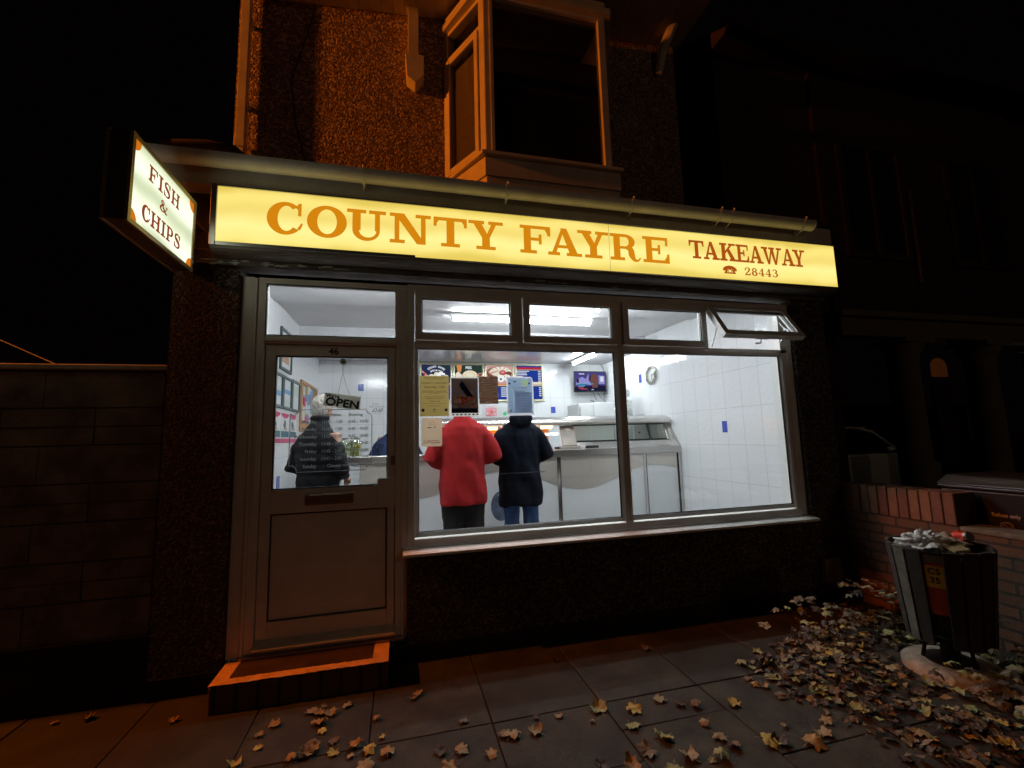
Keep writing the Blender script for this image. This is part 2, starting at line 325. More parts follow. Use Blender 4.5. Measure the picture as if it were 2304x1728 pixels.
G['W'] = (1.6, [[(.12, 1), (.38, 1), (.60, 0), (.48, 0)], [(.48, 0), (.62, 0), (.86, .96), (.78, 1)], [(.66, 1), (.92, 1), (1.14, 0), (1.02, 0)], [(1.02, 0), (1.16, 0), (1.46, 1), (1.33, 1)], R_(0, 1-h, .50, 1), R_(.58, 1-h, 1.04, 1), R_(1.18, 1-h, 1.6, 1)])
G['I'] = (.6, [R_(.17, 0, .43, 1), R_(0, 0, .6, h), R_(0, 1-h, .6, 1)])
G['H'] = (1.25, [R_(.13, 0, .38, 1), R_(.87, 0, 1.12, 1), R_(.38, .44, .87, .55), R_(0, 0, .52, h), R_(0, 1-h, .52, 1), R_(.73, 0, 1.25, h), R_(.73, 1-h, 1.25, 1)])
G['P'] = (1.05, [R_(.13, 0, .38, 1), R_(0, 0, .55, h), R_(0, 1-h, .6, 1), R_(.38, .40, .6, .50)]+ring(.58, .70, .40, .30, .14, .19, -90, 90, 14))
G['S'] = (.95, stroke([(.78, .70, .06), (.72, .88, .09), (.48, .955, .10), (.20, .86, .17), (.20, .66, .22), (.47, .53, .24), (.74, .38, .23), (.76, .16, .18), (.48, .045, .10), (.20, .10, .09), (.12, .30, .06)], 6)+[R_(.80, .64, .88, 1.0), R_(.04, 0, .12, .36)])
G['&'] = (1.15, stroke([(1.08, .60, .06), (.90, .30, .09), (.62, .06, .11), (.30, .04, .12), (.12, .22, .18), (.26, .44, .14), (.52, .62, .12), (.58, .82, .12), (.42, .95, .09), (.27, .80, .14), (.44, .50, .15), (.78, .14, .19), (1.0, .02, .12), (1.12, .08, .06)], 6)+[R_(.90, .56, 1.16, .63)])
G['2'] = (.9, stroke([(.14, .70, .16), (.20, .90, .10), (.46, .96, .10), (.70, .80, .20), (.60, .54, .17), (.28, .26, .12), (.12, .06, .10)], 6)+[R_(.08, 0, .80, .14), R_(.74, 0, .83, .34), [(.06, .62), (.22, .62), (.22, .76), (.06, .76)]])
G['8'] = (.95, ring(.46, .73, .36, .27, .17, .17, 0, 360, 20)+ring(.46, .27, .44, .29, .20, .18, 0, 360, 20))
G['4'] = (.95, [R_(.50, 0, .72, 1), R_(.04, .24, .90, .35), [(.04, .30), (.16, .35), (.56, .86), (.56, 1)], R_(.34, 0, .88, .10)])
G['3'] = (.9, stroke([(.12, .78, .15), (.24, .93, .10), (.48, .96, .10), (.66, .76, .20), (.48, .55, .11), (.36, .53, .08)], 6)+stroke([(.40, .53, .08), (.58, .50, .14), (.74, .28, .22), (.50, .05, .11), (.22, .06, .10), (.10, .24, .15)], 6))
def slab(mb, ch, x0, x1, z0, hgt, o, ex, ey, depth=0.0008, k0=0):
    wd, polys = G[ch]; sx = (x1-x0)/wd; o, ex, ey = Vector(o), Vector(ex), Vector(ey); n = ey.cross(ex)*-1
    n = ex.cross(ey)
    for i, p in enumerate(polys):
        d = depth+0.00002*((i+k0) % 40)
        mb.prism([(x0+q[0]*sx, z0+q[1]*hgt) for q in p], o, ex, ey, n*d)
def slab_word(mb, word, x0, x1, z0, hgt, o, ex, ey, gap=0.12, **kw):
    tot = sum(G[c][0] for c in word)+gap*(len(word)-1); s = (x1-x0)/tot; x = x0
    for c in word: slab(mb, c, x, x+G[c][0]*s, z0, hgt, o, ex, ey, **kw); x += (G[c][0]+gap)*s

# ================================================================== GROUND
ASPH = mat("asphalt", (0.035, 0.034, 0.033), 0.85, n1=0.3, nscale=30, bump=0.6, bscale=220)
SOIL = mat("joint soil", (0.008, 0.007, 0.006), 0.95, n1=0.3, nscale=40)
SLABS = [mat("concrete slab %s" % n, c, 0.85, n1=0.6, nscale=s, bump=0.7, bscale=120, bdist=0.004, ndetail=9.0) for n, c, s in
         (("grey", (0.030, 0.0255, 0.0155), 4), ("warm", (0.027, 0.022, 0.0135), 3), ("worn", (0.033, 0.0285, 0.018), 5.5), ("stained", (0.022, 0.0185, 0.0115), 2.5))]
tag(MB().box(-60, 60, -60, 60, -0.45, -0.13).build("ground", mat("rough ground", (0.03, 0.028, 0.022), 0.95, n1=0.4, nscale=3, bump=0.4)), kind="structure")
tag(MB().box(-40, 40, -12.3, -4.62, -0.126, -0.12).build("road", ASPH), kind="structure")
b = MB(); x = -40.0
while x < 40: b.box(x, x+0.905, -4.62, -4.50, -0.125, 0.0); x += 0.915
tag(b.build("kerb", mat("kerb concrete", (0.2, 0.19, 0.17), 0.8, n1=0.3, bump=0.3), bevel=0.012), kind="structure")
tag(MB().box(-40, 40, -15.0, -12.3, -0.126, 0.0).build("pavement", SLABS[3], bevel=0.01), kind="structure")
bed = MB().box(-12, 14, -4.5, -0.02, -0.125, -0.014); bed.build("pavement_bed", SOIL)["kind"] = "structure"
rp = random.Random(3); b = MB()
cuts = {1: [-1.03], 2: [-1.38], 0: [-1.42], -1: [-1.35], -2: [-1.55], 3: [-1.55]}
for i in range(-19, 22):
    xa = -0.14+0.6*i+0.003; xb = xa+0.594
    ys = [-0.03, -0.235 if i % 2 else -0.03, -0.79]+[-0.79-0.1]*0
    nxt = cuts.get({0: 9, 1: 8, 2: 1, 3: 2}.get(i, 9), None)
    y = -0.79
    first = {2: 1.03-0.79, 3: 1.38-0.79}.get(i, rp.choice([0.6, 0.75, 0.9, 0.45]))
    segs = [(-0.03, -0.79)]
    segs.append((y, y-first)); y -= first
    while y > -4.49:
        l = rp.choice([0.6, 0.75, 0.9]); segs.append((y, max(y-l, -4.50))); y -= l
    for (ya, yb) in segs:
        if ya-yb < 0.05: continue
        b.cur = rp.randrange(4); zt = [rp.uniform(-0.0025, 0.0025) for _ in range(4)]
        e = 0.003
        q = [(xa, yb+e), (xb, yb+e), (xb, ya-e), (xa, ya-e)]
        b.add([(p[0], p[1], -0.10) for p in q]+[(p[0], p[1], z) for p, z in zip(q, zt)], [(0,3,2,1),(4,5,6,7),(0,1,5,4),(1,2,6,5),(2,3,7,6),(3,0,4,7)])
tag(b.build("pavement", SLABS, bevel=0.004), kind="structure")
tag(MB().box(3.86, 12, -1.3, 0.95, -0.12, 0.004).build("garden_path", mat("garden concrete", (0.06, 0.055, 0.05), 0.9, n1=0.3, bump=0.4)), kind="structure")

# ================================================================== SHOP BUILDING
shop = thing("shop_building", "pebbledashed corner shop with lit takeaway front and bay window above", "shop")
b = MB()
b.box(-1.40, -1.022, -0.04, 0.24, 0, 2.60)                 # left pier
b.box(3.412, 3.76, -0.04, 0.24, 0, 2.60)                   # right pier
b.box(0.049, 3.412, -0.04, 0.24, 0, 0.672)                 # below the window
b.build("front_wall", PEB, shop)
b = MB(); b.box(-1.40, -1.20, 0.24, 4.2, 0, 3.2); b.build("side_wall", PEB, shop)
b = MB(); b.box(3.58, 3.76, 0.24, 4.2, 0, 3.2); b.build("side_wall", PEB, shop)
MB().box(-1.395, 3.765, -0.052, -0.040, 0.0, 0.115).build("plinth", mat("black plinth paint", (0.006, 0.006, 0.006), 0.6, bump=0.4, bscale=80), shop)
# header board under the sign, with flaking paint
b = MB(); b.box(-1.405, 3.765, -0.075, 0.24, 2.60, 2.70); b.build("header_board", mat("flaking header paint", (0.10, 0.09, 0.078), 0.7, col2=(0.16, 0.145, 0.125), n1=0.3, nscale=9, bump=0.6, bscale=30), shop, bevel=0.004)
rf = random.Random(11); b = MB()
for i in range(26):
    cx = rf.choice([rf.uniform(-1.25, -0.2)]*3+[rf.uniform(-0.2, 2.2)]); cz = rf.uniform(2.602, 2.635); n = 9; wv, hv = rf.uniform(.012, .06), rf.uniform(.003, .010)
    b.prism([(cx+wv*cos(2*pi*k/n)*rf.uniform(.6, 1.2), cz+hv*sin(2*pi*k/n)*rf.uniform(.5, 1.3)) for k in range(n)], (0, -0.0755, 0), (1, 0, 0), (0, 0, 1), (0, -0.0015, 0))
b.build("paint_flakes", mat("pale flaked paint", (0.5, 0.52, 0.48), 0.7, n1=0.3, nscale=30), shop)
# wall behind sign and eaves
b = MB(); b.box(-1.40, 3.76, -0.02, 0.24, 2.70, 3.20); b.build("upper_shop_wall", STONEB, shop)
MB().box(-1.42, 3.78, -0.150, -0.02, 3.10, 3.118).build("eaves_soffit", PAINTW, shop)
MB().box(-1.46, 3.80, -0.172, -0.150, 3.085, 3.25).build("fascia_board", PAINTW, shop, bevel=0.003)
# lean-to roof
RT = mat("dark roof tiles", (0.035, 0.02, 0.016), 0.8, n1=0.3, bump=0.5, bscale=12)
b = MB()
for k in range(8):
    y0 = -0.20+k*0.14; z0 = 3.262+k*0.062
    b.add([(-1.47, y0, z0), (3.82, y0, z0), (3.82, y0+0.16, z0+0.058), (-1.47, y0+0.16, z0+0.058), (-1.47, y0, z0-.014), (3.82, y0, z0-.014), (3.82, y0+0.16, z0+0.044), (-1.47, y0+0.16, z0+0.044)],
          [(0,1,2,3),(7,6,5,4),(0,4,5,1),(1,5,6,2),(2,6,7,3),(3,7,4,0)])
roof = b.build("roof", RT, shop)
b = MB()
b.loft([(-1.36, -0.10, 3.29, 0.02, 0.05)]*1+[(-1.36, -0.10, 3.30, 0.02, 0.05)]) if False else None
b = MB(); b.tube([(-1.40, -0.12, 3.33), (-1.22, -0.115, 3.355), (-1.08, -0.11, 3.345), (-0.99, -0.10, 3.29)], [(0.06, 0.06), (0.075, 0.06), (0.072, 0.06), (0.03, 0.05)], 12)
b.box(-1.47, -1.34, -0.17, -0.05, 3.27, 3.36)
b.build("ridge_tile", RT, roof)
# gutter: half round with brackets and stop ends
def half_round(mb, x0, x1, cy, cz, r, th=0.004, seg=12):
    prof = [(cy+r*cos(a), cz+r*sin(a)) for a in [pi+pi*i/seg for i in range(seg+1)]]
    prof = [(prof[0][0], cz+0.012)]+prof+[(prof[-1][0], cz+0.012)]
    inn = [(cy+(p[0]-cy)*(1-th/r), cz+(p[1]-cz)*(1-th/r) if p[1] <= cz else p[1]) for p in prof]
    poly = prof+inn[::-1]; n = len(poly)
    vs = [(x0, p[0], p[1]) for p in poly]+[(x1, p[0], p[1]) for p in poly]
    mb.add(vs, [(i, (i+1) % n, (i+1) % n+n, i+n) for i in range(n)], False)
    m_ = len(prof)
    for xx in (0, n):
        for i in range(m_-1): mb.add([vs[xx+i], vs[xx+i+1], vs[xx+n-2-i], vs[xx+n-1-i]], [(0, 1, 2, 3)])
gut = thing("gutter", "white half round gutter along the shop eaves above the yellow sign", "gutter")
GC = mat("grey white gutter plastic", (0.80, 0.79, 0.73), 0.4, n1=0.15, nscale=3, bump=0.05)
b = MB(); half_round(b, -1.56, 3.51, -0.235, 3.232, 0.058); b.build("channel", GC, gut)
for xb in (-1.50, -0.24, 0.75, 1.75, 2.55, 2.665, 3.40):
    b = MB(); half_round(b, xb-0.014, xb+0.014, -0.235, 3.232, 0.0635, 0.005); b.box(xb-0.010, xb+0.010, -0.1785, -0.1725, 3.14, 3.235)
    b.tube([(xb, -0.2655, 3.176), (xb, -0.2235, 3.162), (xb, -0.178, 3.145)], 0.006, 6)
    b.tube([(xb, -0.2985, 3.247), (xb, -0.2985, 3.262)], 0.008, 6)
    b.build("bracket", GC, gut)
for xe in (-1.562, 3.508):
    b = MB(); pr = [(-0.235+0.060*cos(a), 3.232+0.060*sin(a)) for a in [pi+pi*i/12 for i in range(13)]]; b.prism([(p[0], p[1]) for p in pr], (xe, 0, 0), (0, 1, 0), (0, 0, 1), (0.006, 0, 0)); b.build("stop_end", GC, gut)
# hopper head on the left return of the eaves
b = MB(); b.box(-1.56, -1.40, -0.16, 0.20, 3.118, 3.20); b.build("box_eave", PAINTW, shop, bevel=0.004)

# ---- upper storey
UY = 0.90
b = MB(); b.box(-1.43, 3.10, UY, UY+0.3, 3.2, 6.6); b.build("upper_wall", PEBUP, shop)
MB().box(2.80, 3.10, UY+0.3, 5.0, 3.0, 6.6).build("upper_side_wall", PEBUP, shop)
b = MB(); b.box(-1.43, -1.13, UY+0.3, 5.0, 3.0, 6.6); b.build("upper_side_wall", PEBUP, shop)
# soffit boards
b = MB()
for i in range(46):
    xa = -1.65+i*0.105; za = 5.63+0.10*(xa+0.4)*0.95
    b.obox((xa+0.05, 0.30, za+0.01), (0.0495, 0, 0.0047), (0, 0.595, 0), (0, 0, 0.009))
b.build("soffit", mat("painted soffit boards", (0.50, 0.46, 0.38), 0.6, n1=0.2, nscale=4), shop)
b = MB(); b.obox((0.76, -0.31, 5.78), (2.42, 0, 0.23), (0, 0.012, 0), (0, 0, 0.10)); b.build("bargeboard", PAINTW, shop)
# rainwater pipe on the left corner
dp = MB(); dp.box(-1.385, -1.315, 0.80, 0.875, 3.80, 5.70); dp.box(-1.39, -1.31, 0.795, 0.88, 3.99, 4.06)
for z in (4.4, 5.2): dp.box(-1.40, -1.30, 0.872, 0.899, z, z+0.04)
dp = dp.build("downpipe", PAINTW, shop, bevel=0.004)
MB().tube([(-1.35, 0.835, 3.84), (-1.33, 0.78, 3.76), (-1.30, 0.70, 3.70)], 0.036, 10).build("pipe_shoe", PAINTW, dp)
# timber bracket with tapered foot
def eaves_bracket(x, ztop, zfoot, curved=False):
    b = MB()
    if not curved:
        b.box(x-0.05, x+0.05, 0.80, UY, zfoot+0.30, ztop)
        b.prism([(-0.075, 0.30), (0.10, 0.30), (0.10, 0.10), (0.02, 0.0), (-0.06, 0.06)], (x, 0.76, zfoot), (1, 0, 0), (0, 0, 1), (0, 0.139, 0))
    else:
        pts = [(x, 0.86, zfoot), (x+0.03, 0.80, zfoot+0.25), (x+0.10, 0.62, zfoot+0.5), (x+0.16, 0.30, zfoot+0.7), (x+0.18, -0.1, zfoot+0.78)]
        b.tube(pts, [(0.03, 0.045), (0.05, 0.055), (0.055, 0.06), (0.055, 0.06), (0.05, 0.05)], 8, smooth=False)
    return b.build("eaves_bracket", PAINTW, shop, bevel=0.004)
eaves_bracket(0.115, 5.70, 4.83); eaves_bracket(2.86, 0, 5.72-0.2, True)
MB().tube([(-0.80, 0.893, 5.5), (-0.98, 0.893, 4.75), (-0.93, 0.893, 4.35), (-0.86, 0.893, 4.05), (-0.80, 0.893, 3.9)], 0.006, 6).build("cable", DARK, shop)

# ---- bay window above (canted)
bay = thing("bay_window", "white framed canted bay window with dark glass above the sign", "window")
BX0, BX1, BY, WX0, WX1 = 0.725, 1.905, 0.35, 0.42, 2.21
ZS, ZT = 3.915, 5.50
PW = mat("cream frame paint", (0.62, 0.58, 0.50), 0.45, n1=0.12, nscale=4)
b = MB()
out = [(WX0-0.04, UY), (BX0-0.045, BY-0.05), (BX1+0.12, BY-0.05), (WX1+0.05, UY)]
b.prism(out, (0, 0, ZS-0.035), (1, 0, 0), (0, 1, 0), (0, 0, 0.035)); b.build("sill", PW, bay, bevel=0.005)
b = MB(); inn = [(WX0, UY), (BX0+0.0, BY), (BX1+0.09, BY), (WX1, UY)]
for (za, zb, g) in ((3.45, 3.70, 0.0), (3.704, 3.875, 0.012)):
    o2 = [(p[0]+(-g if i < 2 else g), p[1]-(g if i in (1, 2) else 0)) for i, p in enumerate(inn)]
    b.prism(o2, (0, 0, za), (1, 0, 0), (0, 1, 0), (0, 0, zb-za))
b.build("apron", PW, bay, bevel=0.003)
b = MB(); o3 = [(WX0-0.05, UY), (BX0-0.05, BY-0.06), (BX1+0.07, BY-0.06), (WX1+0.05, UY)]
b.prism(o3, (0, 0, ZT), (1, 0, 0), (0, 1, 0), (0, 0, 0.06)); b.prism([(WX0-.02, UY), (BX0-.02, BY-.025), (BX1+.03, BY-.025), (WX1+.02, UY)], (0, 0, ZT+0.062), (1, 0, 0), (0, 1, 0), (0, 0, 0.09))
b.build("head_board", PW, bay, bevel=0.004)
def leg3(name, p0, p1, parts, parent):
    """box members on a vertical face running p0->p1 (xy), members (s0,s1,z0,z1,depth,proud)"""
    p0, p1 = Vector((*p0, 0)), Vector((*p1, 0)); d = (p1-p0).normalized(); n = Vector((d.y, -d.x, 0)); b = MB()
    for (s0, s1, z0, z1, dep, pr) in parts:
        c = p0+d*(s0+s1)/2+n*(pr-dep/2)+Vector((0, 0, (z0+z1)/2)); b.obox(c, d*(s1-s0)/2, n*dep/2, (0, 0, (z1-z0)/2))
    return b.build(name, PW, parent, bevel=0.003)
def pane3(p0, p1, s0, s1, z0, z1, inset, m, name, parent):
    p0, p1 = Vector((*p0, 0)), Vector((*p1, 0)); d = (p1-p0).normalized(); n = Vector((d.y, -d.x, 0)); b = MB()
    c = p0+d*(s0+s1)/2-n*inset+Vector((0, 0, (z0+z1)/2)); b.obox(c, d*(s1-s0)/2, n*0.002, (0, 0, (z1-z0)/2)); return b.build(name, m, parent)
L = ((BX0-WX0)**2+(UY-BY)**2)**0.5
left = ((WX0, UY), (BX0, BY)); front = ((BX0, BY), (BX1, BY)); right = ((BX1+0.03, BY), (WX1, UY))
leg3("frame", *left, [(0, 0.06, ZS, ZT, 0.08, 0.0), (L-0.075, L-0.002, ZS, ZT, 0.08, 0.0), (0.061, L-0.076, ZS, ZS+0.03, 0.08, -0.002), (0.061, L-0.076, 5.17, 5.215, 0.08, -0.002), (0.061, L-0.076, ZT-0.035, ZT, 0.08, -0.002)], bay)
cs = leg3("casement", *left, [(0.064, 0.11, ZS+0.032, 5.167, 0.05, 0.018), (L-0.13, L-0.079, ZS+0.032, 5.167, 0.05, 0.018), (0.111, L-0.131, ZS+0.032, ZS+0.09, 0.05, 0.016), (0.111, L-0.131, 5.11, 5.167, 0.05, 0.016)], bay)
pane3(*left, 0.11, L-0.13, ZS+0.088, 5.11, 0.005, PANEUP, "pane", cs); pane3(*left, 0.061, L-0.076, 5.215, ZT-0.035, 0.02, PANEUP, "pane", bay)
W = BX1-BX0
leg3("frame", *front, [(0.002, 0.05, ZS, ZT, 0.08, 0.0), (0.051, 0.083, ZS+.031, ZT-.031, 0.05, 0.008), (W-0.04, W+0.025, ZS, ZT, 0.06, 0.0), (0.084, W-0.041, ZS, ZS+0.03, 0.08, -0.002), (0.084, W-0.041, ZT-0.03, ZT, 0.08, -0.002)], bay)
pane3(*front, 0.083, W-0.04, ZS+0.03, ZT-0.03, 0.04, PANEUP, "pane", bay)
leg3("frame", *right, [(0.002, 0.06, ZS, ZT, 0.08, 0.0), (0.5, 0.57, ZS, ZT, 0.08, 0.0)], bay); pane3(*right, 0.06, 0.5, ZS, ZT, 0.03, PANEUP, "pane", bay)
b = MB(); dd = (Vector((BX0, BY, 0))-Vector((WX0, UY, 0))).normalized(); nn = Vector((dd.y, -dd.x, 0))
for k in range(36):
    z = ZS+0.11+k*0.029; c = Vector((WX0, UY, z))+dd*(0.30)-nn*0.05; b.obox(c, dd*0.17, (nn*0.010+Vector((0, 0, 0.006))), (0, 0, 0.0006))
b.build("blind", mat("blind slats", (0.35, 0.30, 0.24), 0.5), bay)
b = MB(); b.box(BX0-0.2, BX1+0.2, UY-0.012, UY-0.004, ZS, ZT); b.box(BX0, BX1, BY+0.1, UY-.013, ZT-0.02, ZT-.004); b.build("room_dark_sheet", mat("room darkness", (0.01, 0.01, 0.01), 0.9), bay)  # black sheets stand in for the darkness of the unlit room

# ---- shop window
win = thing("shop_window", "wide white framed shop window with five lit panes and opening toplights", "window")
FY0, FY1 = 0.0, 0.07
b = MB()
b.box(0.049, 0.100, FY0, FY1, 0.7155, 2.565); b.box(3.355, 3.409, FY0, FY1, 0.7155, 2.565)
b.box(0.100, 3.355, FY0+.001, FY1, 0.7155, 0.766); b.box(0.100, 3.355, FY0+.001, FY1, 2.512, 2.565)
b.box(1.686, 1.752, FY0+.001, FY1, 0.766, 2.512)
b.box(0.100, 1.686, FY0+.002, FY1, 2.118, 2.150); b.box(1.752, 3.355, FY0+.002, FY1, 2.118, 2.150)
b.box(0.862, 0.908, FY0+.002, FY1, 2.150, 2.512); b.box(2.512, 2.552, FY0+.002, FY1, 2.150, 2.512)
b.build("frame", UPVC, win, bevel=0.003)
def bead(x0, x1, z0, z1):   # sloping glazing bead round a pane
    b = MB(); O = [(x0, z0), (x1, z0), (x1, z1), (x0, z1)]; t = 0.026; I = [(x0+t, z0+t), (x1-t, z0+t), (x1-t, z1-t), (x0+t, z1-t)]; t2 = 0.033; J = [(x0+t2, z0+t2), (x1-t2, z0+t2), (x1-t2, z1-t2), (x0+t2, z1-t2)]
    for i in range(4):
        j = (i+1) % 4; b.cur = 0
        b.add([(O[i][0], -.003, O[i][1]), (O[j][0], -.003, O[j][1]), (I[j][0], 0.012, I[j][1]), (I[i][0], 0.012, I[i][1])], [(0, 1, 2, 3)])
        b.cur = 1
        b.add([(I[i][0], 0.012, I[i][1]), (I[j][0], 0.012, I[j][1]), (J[j][0], 0.026, J[j][1]), (J[i][0], 0.026, J[i][1])], [(0, 1, 2, 3)])
    return b.build("glazing_bead", [UPVC, GASKET], win)
for (x0, x1) in ((0.127, 1.662), (1.756, 3.274)):
    bead(x0-0.029, x1+0.029, 0.809-0.029, 2.092+0.029)
    p = MB().box(x0-0.01, x1+0.01, 0.027, 0.033, 0.80, 2.10).build("pane", PANE, win)
b = MB(); b.box(3.409, 3.50, 0.071, 0.243, 0.66, 2.60); b.box(0.0, 3.409, 0.071, 0.243, 0.672, 0.70); b.build("window_reveal", mat("reveal paint", (0.7, 0.7, 0.7), 0.5), win)
# the outer strip of the frame at the right
b = MB(); b.box(3.290, 3.352, 0.002, 0.06, 0.77, 2.512); b.build("frame_liner", UPVC, win)
def sash(x0, x1, z0, z1, tilt=0.0, handle=False):
    """toplight sash hinged along its head"""
    s = thing_part("sash", win, ((x0+x1)/2, -0.002, z1), tilt)
    wv = 0.048; hx = (x1-x0)/2; H = z1-z0; b = MB()
    frame_mb(-hx, hx, -H, 0, wv, -0.022, 0.030, b); 
    o = b.build("sash_frame", UPVC, None, bevel=0.003); o.parent = s
    b = MB(); frame_mb(-hx+wv-.001, hx-wv+.001, -H+wv-.001, -wv+.001, 0.007, -0.010, 0.012, b); o = b.build("gasket", GASKET, None); o.parent = s
    b = MB().box(-hx+wv, hx-wv, 0.0, 0.005, -H+wv, -wv); o = b.build("pane", PANE, None); o.parent = s
    if handle:
        b = MB().box(-0.06, 0.06, 0.031, 0.045, -H+0.012, -H+0.034); b.tube([(0.0, 0.04, -H+0.02), (0.0, 0.075, -H+0.0), (-0.05, 0.08, -H+0.0)], 0.008, 8); o = b.build("handle", WHITEP, None); o.parent = s
    return s
def thing_part(name, parent, loc, tilt):
    o = bpy.data.objects.new(name, None); COL.objects.link(o); o.parent = parent
    o.matrix_basis = Matrix.Translation(loc) @ Matrix.Rotation(-tilt, 4, 'X'); o.empty_display_size = 0.05; return o
sash(0.104, 0.858, 2.153, 2.508); sash(0.912, 1.690, 2.153, 2.508); sash(1.748, 2.528, 2.153, 2.508)
sash(2.545, 3.345, 2.153, 2.512, radians(34), True)
for xs in (2.60, 3.30):
    b = MB(); b.tube([(xs, 0.02, 2.17), (xs, -0.06, 2.33), (xs, -0.12, 2.30)], 0.005, 6); b.tube([(xs, 0.02, 2.44), (xs, -0.04, 2.35), (xs, -0.15, 2.24)], 0.005, 6); b.build("stay", ALU, win)
MB().add([(0.02, -0.095, 0.690), (3.43, -0.095, 0.690), (3.43, 0.0, 0.712), (0.02, 0.0, 0.712), (0.02, -0.095, 0.668), (3.43, -0.095, 0.668), (3.43, 0.0, 0.668), (0.02, 0.0, 0.668)], [(0,1,2,3),(7,6,5,4),(0,4,5,1),(1,5,6,2),(2,6,7,3),(3,7,4,0)]) or None
b = MB(); b.add([(0.02, -0.095, 0.692), (3.43, -0.095, 0.692), (3.43, 0.0, 0.714), (0.02, 0.0, 0.714), (0.02, -0.095, 0.6725), (3.43, -0.095, 0.6725), (3.43, 0.0, 0.6725), (0.02, 0.0, 0.6725)], [(0,1,2,3),(7,6,5,4),(0,4,5,1),(1,5,6,2),(2,6,7,3),(3,7,4,0)])
b.build("sill", UPVC, win, bevel=0.004)

# ---- door
door = thing("door", "white shop door with half glass pane, letterbox and number 46", "door")
b = MB()
b.box(-1.019, -0.945, 0.0, 0.07, 0.145, 2.555); b.box(-0.944, -0.925, -0.012, 0.07, 0.145, 2.545)      # stepped left jamb
b.box(0.008, 0.0485, 0.0, 0.07, 0.145, 2.555); b.box(-0.924, 0.008, 0.001, 0.07, 2.515, 2.555)
b.box(-0.924, -0.872, 0.002, 0.07, 0.165, 2.515); b.box(-0.030, 0.008, 0.002, 0.07, 0.165, 2.515)
b.box(-0.872, -0.030, 0.003, 0.07, 2.105, 2.160)
b.build("frame", UPVC, door, bevel=0.004)
b = MB(); b.box(-0.880, -0.024, -0.016, 0.002, 2.118, 2.140); b.build("weather_bar", UPVC, door, bevel=0.003)
b = MB(); frame_mb(-0.873, -0.029, 2.159, 2.516, 0.006, 0.004, 0.03, b); b.build("gasket", GASKET, door)
MB().box(-0.870, -0.032, 0.035, 0.041, 2.162, 2.514).build("transom_pane", PANE, door)
b = MB()
b.box(-0.868, -0.806, 0.020, 0.065, 0.175, 2.100); b.box(-0.083, -0.034, 0.020, 0.065, 0.175, 2.100)
b.box(-0.806, -0.083, 0.021, 0.065, 2.026, 2.100); b.box(-0.806, -0.083, 0.021, 0.065, 0.990, 1.142)
b.box(-0.806, -0.083, 0.021, 0.065, 0.175, 0.335); b.box(-0.8055, -0.0835, 0.033, 0.060, 0.3355, 0.9895)
frame_mb(-0.895, -0.012, 0.166, 2.125, .045, .0655, .074, b); leaf = b.build("leaf", UPVC, door, bevel=0.004)
b = MB(); frame_mb(-0.803, -0.086, 0.338, 0.987, 0.005, 0.024, 0.032, b); frame_mb(-0.805, -0.084, 1.143, 2.025, 0.006, 0.023, 0.05, b); b.build("gasket", GASKET, door)
MB().box(-0.80, -0.089, 0.038, 0.044, 1.146, 2.022).build("door_pane", PANE, door)
b = MB(); b.box(-0.600, -0.300, 0.006, 0.0205, 1.036, 1.105); b.box(-0.575, -0.325, 0.0, 0.0055, 1.050, 1.098); b.build("letterbox", mat("bronze letterbox", (0.36, 0.25, 0.17), 0.32, 0.5, n1=0.1), door, bevel=0.003)
b = MB(); b.box(-0.150, -0.020, 0.008, 0.0195, 0.992, 1.187); b.build("lock_plate", UPVC, door, bevel=0.002)
b = MB(); b.box(-0.060, -0.032, 0.006, 0.0195, 1.275, 1.336); b.build("latch", mat("worn latch", (0.25, 0.23, 0.2), 0.5), door, bevel=0.003)
b = MB(); b.box(-0.905, -0.895, -0.008, 0.0015, 1.0, 2.0) ; b.build("frame_trim", UPVC, door)
b = MB(); b.add([(-0.87, -0.045, 0.198), (-0.03, -0.045, 0.198), (-0.03, 0.019, 0.235), (-0.87, 0.019, 0.235), (-0.87, -0.045, 0.186), (-0.03, -0.045, 0.186), (-0.03, 0.019, 0.186), (-0.87, 0.019, 0.186)], [(0,1,2,3),(7,6,5,4),(0,4,5,1),(1,5,6,2),(2,6,7,3),(3,7,4,0)])
b.build("drip_bar", PAINTW, door)
b = MB(); b.box(-0.944, 0.03, -0.035, 0.09, 0.146, 0.163); b.build("threshold", ALU, door, bevel=0.003)
b = MB(); put_text(b, "46", 0.062, (-0.444, 0.0195, 2.040), bold=0.0016, width=0.062); b.build("house_number", mat("number black", (0.01, 0.01, 0.01), 0.4), door)
# painted opening hours on the door glass
b = MB(); yg = 0.0375; X = (1, 0, 0); Z = (0, 0, 1)
rows = [("Monday", "11:45 - 1:30", "4:45 - 10:00"), ("Tuesday", "11:45 - 1:30", "4:45 - 10:00"), ("Wednesday", "11:45 - 1:30", "4:45 - 10:00"), ("Thursday", "11:45 - 2:00", "4:45 - 10:00"), ("Friday", "11:45 - 2:00", "4:45 - 10:00"), ("Saturday", "11:45 - 2:00", "4:45 - 10:00")]
for i, (d, l, e) in enumerate(rows):
    z = 1.568-0.0490*i
    put_text(b, d, 0.030, (-0.541, yg, z), align='RIGHT', bold=0.0012); put_text(b, l, 0.030, (-0.515, yg, z), align='LEFT', bold=0.0010, width=0.128); put_text(b, e, 0.030, (-0.342, yg, z), align='LEFT', bold=0.0010, width=0.129)
z = 1.568-0.049*6
put_text(b, "Sunday", 0.030, (-0.541, yg, z), align='RIGHT', bold=0.0012); put_text(b, "Closed", 0.030, (-0.390, yg, z), align='RIGHT', bold=0.0010); put_text(b, "Closed", 0.030, (-0.342, yg, z), align='LEFT', bold=0.0010)
